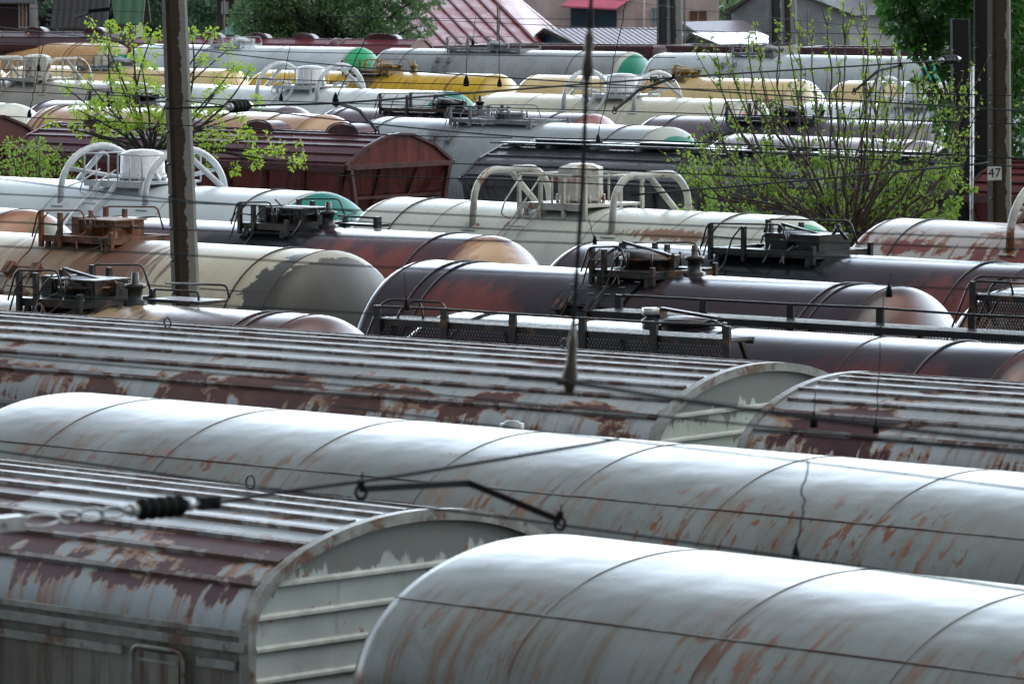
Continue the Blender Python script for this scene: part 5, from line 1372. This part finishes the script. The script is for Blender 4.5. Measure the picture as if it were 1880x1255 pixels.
def house(name, label, Z, x0, x1, ye, yr, depth, wall, roof, gable=None, rot=0.0, over=.35, windows=(), cat='house', seams=None, roofthick=.06, hip=0.0, chimneys=()):
    """plain rectangular house, its long side facing the yard; x0,x1 eave columns, ye eave row and yr ridge row read off the photo at distance Z"""
    a = at_d(x0, ye, Z); b = at_d(x1, ye, Z); ze = a.z; zr = at_d(x0, yr, Z + depth / 2).z; L = b.x - a.x
    root = thing(name, label, cat, ((a.x + b.x) / 2, Z, 0), rot); hl = L / 2 - over; D = depth
    w = MB()
    zz = ze - .02
    quad(w, [(-hl, over, 0), (hl, over, 0), (hl, over, zz), (-hl, over, zz)]); quad(w, [(hl, D - over, 0), (-hl, D - over, 0), (-hl, D - over, zz), (hl, D - over, zz)])
    for sx in (-1, 1):
        pts = [(sx * hl, over, 0), (sx * hl, D - over, 0), (sx * hl, D - over, zz)] + ([(sx * hl, D / 2, zr - .08)] if hip == 0 else []) + [(sx * hl, over, zz)]
        w.poly(pts[::sx], [(p[1], p[2]) for p in pts][::sx], 1 if gable else 0)
    w.build('wall', [wall, gable or wall], root)
    r = MB(); hr_ = L / 2 - hip
    for (y0, s) in ((0, 1), (D, -1)):
        q = [(-L / 2, y0, ze), (L / 2, y0, ze), (hr_, D / 2, zr), (-hr_, D / 2, zr)]
        quad(r, q if s > 0 else q[::-1])
        q2 = [(p[0], p[1], p[2] - roofthick) for p in q]; quad(r, q2[::-1] if s > 0 else q2, 1)
        r.poly([(-L / 2, y0, ze), (L / 2, y0, ze), (L / 2, y0, ze - roofthick), (-L / 2, y0, ze - roofthick)][::-s], m=1)
    for sx in (-1, 1):
        if hip: quad(r, [(sx * L / 2, 0 if sx > 0 else D, ze), (sx * L / 2, D if sx > 0 else 0, ze), (sx * hr_, D / 2, zr)] )
        else:
            for (ya, yb, za, zb) in ((0, D / 2, ze, zr), (D / 2, D, zr, ze)): r.poly([(sx * L / 2, ya, za), (sx * L / 2, yb, zb), (sx * L / 2, yb, zb - roofthick * 2.5), (sx * L / 2, ya, za - roofthick * 2.5)], m=1)
    if seams:
        n = int(L / seams)
        for i in range(n + 1):
            x = -L / 2 + L * i / n; xt = x * hr_ / (L / 2)
            r.bar((x, 0, ze + .02), (xt, D / 2, zr + .02), .05, .05, 2)
    r.bar((-hr_, D / 2, zr + .02), (hr_, D / 2, zr + .02), .14, .06, 2 if seams else 1)
    r.build('roof', [roof, M['eave'], M['redseam']], root)
    for (wx0, wx1, wy0, wy1, mt) in windows:
        pa = at_d(wx0, wy0, Z + over); pb = at_d(wx1, wy1, Z + over)
        f = MB(); cxx = (pa.x + pb.x) / 2 - root.location.x; czz = (pa.z + pb.z) / 2; ww = abs(pb.x - pa.x); hh = abs(pb.z - pa.z)
        y = over - .03
        f.box2((cxx - ww / 2 - .05, y - .03, czz - hh / 2 - .05), (cxx - ww / 2, y + .02, czz + hh / 2 + .05)); f.box2((cxx + ww / 2, y - .03, czz - hh / 2 - .05), (cxx + ww / 2 + .05, y + .02, czz + hh / 2 + .05))
        f.box2((cxx - ww / 2, y - .03, czz - hh / 2 - .05), (cxx + ww / 2, y + .02, czz - hh / 2)); f.box2((cxx - ww / 2, y - .03, czz + hh / 2), (cxx + ww / 2, y + .02, czz + hh / 2 + .05))
        f.box2((cxx - .02, y - .025, czz - hh / 2), (cxx + .02, y + .01, czz + hh / 2))
        fo = f.build('window', M['frame'], root); g = MB(); g.poly([(cxx - ww / 2, y + .012, czz - hh / 2), (cxx + ww / 2, y + .012, czz - hh / 2), (cxx + ww / 2, y + .012, czz + hh / 2), (cxx - ww / 2, y + .012, czz + hh / 2)]); g.build('pane', M[mt], fo)
    return root
M['eave'] = simple('eave board', (.10, .09, .08), .6, .3, 2)
M['redseam'] = simple('dark red seam', (.13, .02, .02), .4, .3, 2)
M['frame'] = simple('window frame', (.45, .45, .43), .5, .1, 2)
M['glass'] = simple('dark glass', (.02, .03, .04), .08, .2, 1, bump=0)
M['bluepanel'] = simple('dark blue panel', (.02, .06, .10), .3, .2, 1)
M['brickfill'] = simple('brown fill', (.22, .09, .05), .7, .2, 2)
M['tealpane'] = simple('teal pane', (.12, .30, .33), .3, .2, 1)
pinkwall = wallm('haze lightened pink plaster', (.66, .52, .50), col2=(.50, .42, .41)); greywall = wallm('haze lightened grey plaster', (.46, .48, .48), col2=(.30, .30, .29)); darkred = wallm('dark brown boards', (.045, .02, .02))  # pink and grey plaster lightened to paint in haze beyond the yard
brick = N('dark brick'); 
_u, _v = brick.uvw(); bt = brick.n('ShaderNodeTexBrick'); brick.put(bt.inputs['Vector'], brick.vec(_u, _v)); bt.inputs['Scale'].default_value = 3; bt.inputs[1].default_value = (.09, .035, .03, 1); bt.inputs[2].default_value = (.14, .05, .04, 1); bt.inputs[3].default_value = (.05, .04, .04, 1); brick = brick.fin(bt.outputs[0], .7)
# left: dark board house and its corrugated roofs
house('wooden_house', 'dark board house at the upper left edge', 238, -120, 66, 5, -50, 5, darkred, corr('slate a', (.05, .05, .06)), windows=[(36, 48, 5, 50, 'brickfill')])
house('shed', 'low shed with steep black corrugated roof at upper left', 236, 92, 196, 50, -25, 5, wallm('grey block', (.22, .23, .22)), corr('black corrugated', (.022, .022, .028), per=.30, amt=.4, rough=.75), gable=wallm('pale gable', (.35, .38, .4)))
house('shed', 'shed with dull green metal roof left of the near pole', 240, 168, 262, 44, -30, 5.5, wallm('grey block b', (.20, .21, .20)), corr('green metal', (.02, .10, .045), per=.5, amt=.3, rough=.6))
house('shed', 'small shed with blue green roof right of the near pole', 244, 398, 466, 64, 40, 3, wallm('grey block c', (.2, .2, .2)), corr('blue green metal', (.06, .20, .17), per=.3), hip=.7)
house('house', 'dim brick house behind the trees, left of the broad tree', 258, 385, 480, -10, -40, 5, wallm('dim brick', (.06, .045, .04)), corr('slate b', (.05, .05, .06)), windows=[(408, 418, 5, 25, 'frame'), (432, 440, 0, 20, 'frame')])
# red standing seam roof: hip roof seen obliquely
def red_roof():
    Zn = 222
    e0 = at_d(735, 84, Zn - 2); e1 = at_d(985, 82, Zn + 2); r0 = at_d(632, -25, Zn + 5); r1 = at_d(882, -25, Zn + 9); e2 = at_d(1045, 52, Zn + 14); r2 = at_d(930, -22, Zn + 12)
    e2.z = e0.z; e1.z = e0.z
    base = Vector(((e0.x + e1.x) / 2, Zn, 0)); root = thing('house', 'house under a big wet red standing seam metal roof, centre top', 'house', base)
    red = N('wet red metal'); o = red.obj(); c = red.mix(red.step(red.noise(o, .9, 8, .72), .42, .56), (.40, .24, .26), (.24, .032, .035)); redm = red.fin(c, .22, .0, red.bump(red.noise(o, 3, 3, .5), .2, .02))
    redd = simple('deep red metal', (.24, .03, .03), .4, .2, 1.5, col2=(.14, .02, .02))
    r = MB(); q = lambda p: p - base
    quad(r, [q(e0), q(e1), q(r1), q(r0)], 0); quad(r, [q(e1), q(e2), q(r2), q(r1)], 1)
    n = 9
    for i in range(n + 1):
        f = i / n; a = e0.lerp(e1, f); b = r0.lerp(r1, f); r.bar(q(a) + Vector((0, -.02, .03)), q(b) + Vector((0, -.02, .03)), .09, .06, 2)
    for i in range(1, 7):
        f = i / 7; a = e1.lerp(e2, f); b = r1.lerp(r2, f); r.bar(q(a) + Vector((0, -.02, .03)), q(b) + Vector((0, -.02, .03)), .05, .05, 2)
    r.bar(q(e1) + Vector((0, -.02, .05)), q(r1) + Vector((0, -.02, .05)), .14, .08, 2)
    r.build('roof', [redm, redd, M['redseam']], root)
    w = MB(); z = e0.z - .05
    for a, b in ((e0, e1), (e1, e2)):
        quad(w, [q(Vector((a.x, a.y + .4, 0))), q(Vector((b.x, b.y + .4, 0))), q(Vector((b.x, b.y + .4, z))), q(Vector((a.x, a.y + .4, z)))])
    w.build('wall', pinkwall, root)
red_roof()
house('house', 'pale pink house with dark blue window below a pink awning', 248, 950, 1172, -40, -90, 8, pinkwall, corr('slate c', (.08, .08, .09)), windows=[(1048, 1132, 10, 50, 'bluepanel')], over=.15)
aw = thing('awning', 'bright pink awning over the dark blue window', 'awning', at_d(1100, 0, 247.9)); b = MB(); A_ = at_d(1100, 0, 247.9)
b.poly([at_d(1030, 11, 246.8) - A_, at_d(1132, 16, 246.8) - A_, at_d(1165, -6, 248.1) - A_, at_d(1060, -12, 248.1) - A_]); b.poly([at_d(1030, 11, 246.8) - A_, at_d(1132, 16, 246.8) - A_, at_d(1132, 19, 246.8) - A_, at_d(1030, 14, 246.8) - A_]); b.build('canopy', simple('pink canvas', (.60, .13, .22), .5, .15, 1), aw)
house('house', 'pink house with white downpipe behind the far pole pair', 252, 1140, 1326, -40, -90, 8, pinkwall, corr('slate d', (.08, .08, .09)), windows=[(1197, 1209, 16, 44, 'tealpane'), (1266, 1297, 21, 42, 'brickfill'), (1142, 1160, 8, 46, 'frame')], over=.15)
dp = thing('downpipe', 'white downpipe on the pink house wall', 'pipe', at_d(1182, 60, 251.9)); dp.location.z = 0; b = MB(); b.tube([(0, 0, 0), (0, 0, 7)], .06, 8); b.build('pipe', M['whitetube'], dp)
slate = corr('violet slate', (.20, .17, .21), per=.3, amt=.4, rough=.4)
def side_gable(name, label, Z, gx0, gxm, gx1, ye, yr, rx, gable, roof, wall, cat='shed', back=10.0, dz=0.0):
    """gable end at the left facing the yard, roof running away to the right"""
    a = at_d(gx0, ye, Z + 2); m_ = at_d(gxm, yr, Z); c = at_d(gx1, ye + 6, Z - 1.5); run = Vector((at_d(rx, yr, Z + back * .35).x - m_.x, back * .35, 0))
    c.z = a.z; base = Vector((m_.x, Z, 0)); root = thing(name, label, cat, base); q = lambda p: p - base
    w = MB(); w.poly([q(Vector((a.x, a.y, 0))), q(Vector((c.x, c.y, 0))), q(c), q(m_ - Vector((0, 0, .06))), q(a)], m=0)
    quad(w, [q(Vector((c.x, c.y, 0))), q(Vector((c.x, c.y, 0)) + run), q(c + run), q(c)], 1); w.build('wall', [gable, wall], root)
    r = MB(); ov = (m_ - (a + c) / 2); back_ = -run.normalized() * .3
    dn = (c - m_) * 1.12; up_ = Vector((0, 0, .05))
    quad(r, [q(m_ + dn + back_ + up_), q(m_ + dn + run + up_), q(m_ + run + up_), q(m_ + back_ + up_)], 0)
    dl = (a - m_) * 1.12; quad(r, [q(m_ + back_ + up_), q(m_ + run + up_), q(m_ + dl + run + up_), q(m_ + dl + back_ + up_)], 0)
    r.bar(q(m_ + back_), q(m_ + dn + back_), .10, .16, 1); r.bar(q(m_ + back_), q(m_ + dl + back_), .10, .16, 1)
    r.build('roof', [roof, M['eave']], root); return root
side_gable('shed', 'shed with violet slate roof and small blue gable, before the pink house', 226, 978, 1010, 1068, 80, 55, 1235, wallm('blue gable', (.10, .22, .30)), slate, greywall)
side_gable('shed', 'shed with violet roof behind the far pole pair', 240, 1232, 1252, 1290, 62, 42, 1365, wallm('grey green gable', (.2, .24, .22)), slate, greywall)
lt = corr('light wet metal', (.42, .40, .43), per=.9, amt=.6, rough=.2, col2=(.62, .6, .62))
side_gable('shed', 'low shed with shining pale metal roof right of the far pole pair', 222, 1250, 1274, 1330, 82, 63, 1390, wallm('green grey gable', (.16, .22, .2)), lt, greywall)
side_gable('barn', 'grey barn with weathered gable wall behind the far poles', 244, 1345, 1420, 1560, 22, -30, 1600, greywall, corr('old slate', (.10, .10, .10)), greywall, back=12)
wp = house('warehouse', 'grey warehouse with pale panelled upper wall behind the bush tips', 250, 1455, 1545, -20, -60, 6, simple('panelled wall', (.36, .40, .40), .5, .25, 1.5, col2=(.2, .2, .19)), corr('slate e', (.08, .08, .09)), windows=[(1466, 1488, 30, 80, 'frame'), (1494, 1518, 8, 34, 'frame'), (1497, 1520, 40, 90, 'frame')], over=.1)
house('shed', 'brown brick shed behind the bush tips', 246, 1530, 1660, 8, -30, 6, brick, corr('slate f', (.09, .07, .07)), over=.2)
sg = thing('panel', 'white slanted panel at the top right beside the leafy tree', 'panel', at_d(1628, 8, 120)); b = MB(); A_ = at_d(1628, 8, 120)
pp = [at_d(1612, -12, 120) - A_, at_d(1604, 17, 120) - A_, at_d(1648, 34, 120) - A_, at_d(1660, -12, 120) - A_]
b.poly(pp); b.poly([p + Vector((0, .02, 0)) for p in pp[::-1]]); b.build('sheet', M['signwhite'], sg)
b = MB(); b.tube([at_d(1650, -10, 120.1) - A_, at_d(1650, 420, 120.1) - A_], .04, 6); b.build('post', M['greytube'], sg)
for i, (x, y0, Z, lb) in enumerate(((914, 10, 214, 'thin dark mast before the red metal roof'), (1413, 15, 216, 'thin dark mast left of the far right pole pair'), (1257, -5, 216, 'thin dark mast right of the far pole pair with the number'), (1483, 15, 218, 'thin dark mast before the grey warehouse'), (411, -5, 226, 'pale mast right of the dark trees'))):
    a = at_d(x, y0, Z); o = thing('mast', lb, 'mast', (a.x, Z, 0)); q = MB(); q.tube([(0, 0, 0), (0, 0, a.z)], .055, 6); q.build('tube', M['eave'], o)

# ---------------------------------------------------------------- light
w = bpy.data.worlds.new('World'); sc.world = w; w.use_nodes = True; nt = w.node_tree; bg = nt.nodes['Background']
sky = nt.nodes.new('ShaderNodeTexSky'); sky.sky_type = 'NISHITA'; sky.sun_disc = False
SE, SR = R(64), R(100)
sky.sun_elevation = SE; sky.sun_rotation = SR; sky.air_density = 1.0; sky.dust_density = 3; sky.ozone_density = 1.5; sky.altitude = 100
hs = nt.nodes.new('ShaderNodeHueSaturation'); hs.inputs['Saturation'].default_value = .50
# rain cloud cover: the sky breaks bright low down beyond the yard
tcw = nt.nodes.new('ShaderNodeTexCoord'); sxw = nt.nodes.new('ShaderNodeSeparateXYZ'); nt.links.new(tcw.outputs['Generated'], sxw.inputs[0])
def wmr(sock, a, b, lo, hi):
    r_ = nt.nodes.new('ShaderNodeMapRange'); r_.interpolation_type = 'SMOOTHSTEP'; nt.links.new(sock, r_.inputs[0])
    for i, v in enumerate((a, b, lo, hi)): r_.inputs[i + 1].default_value = v
    return r_.outputs[0]
cn = nt.nodes.new('ShaderNodeTexNoise'); cn.inputs['Scale'].default_value = 2.2; cn.inputs['Detail'].default_value = 5; nt.links.new(tcw.outputs['Generated'], cn.inputs['Vector'])
zz_ = nt.nodes.new('ShaderNodeMath'); zz_.operation = 'MULTIPLY_ADD'; nt.links.new(cn.outputs[0], zz_.inputs[0]); zz_.inputs[1].default_value = .35; nt.links.new(sxw.outputs[2], zz_.inputs[2])
e_ = wmr(zz_.outputs[0], .80, .46, 0, 1); f_ = wmr(sxw.outputs[1], .1, .7, 0, 1)
mu = nt.nodes.new('ShaderNodeMath'); mu.operation = 'MULTIPLY'; nt.links.new(e_, mu.inputs[0]); nt.links.new(f_, mu.inputs[1])
ma = nt.nodes.new('ShaderNodeMath'); ma.operation = 'MULTIPLY_ADD'; nt.links.new(mu.outputs[0], ma.inputs[0]); ma.inputs[1].default_value = 7.4; ma.inputs[2].default_value = .56
sc_ = nt.nodes.new('ShaderNodeVectorMath'); sc_.operation = 'SCALE'; nt.links.new(hs.outputs[0], sc_.inputs[0]); nt.links.new(ma.outputs[0], sc_.inputs['Scale'])
nt.links.new(sky.outputs[0], hs.inputs['Color']); tn = nt.nodes.new('ShaderNodeVectorMath'); tn.operation = 'MULTIPLY'; nt.links.new(sc_.outputs[0], tn.inputs[0]); tn.inputs[1].default_value = (.98, 1.015, .985); nt.links.new(tn.outputs[0], bg.inputs[0]); bg.inputs[1].default_value = .205
sl = bpy.data.lights.new('sun', 'SUN'); sl.energy = 1.0; sl.angle = R(60); sl.color = (1, .96, .90)
so = bpy.data.objects.new('sun', sl); C.objects.link(so)
d = Vector((math.sin(SR) * math.cos(SE), math.cos(SR) * math.cos(SE), math.sin(SE)))
so.rotation_euler = (-d).to_track_quat('-Z', 'Y').to_euler(); so.location = (0, 0, 60)
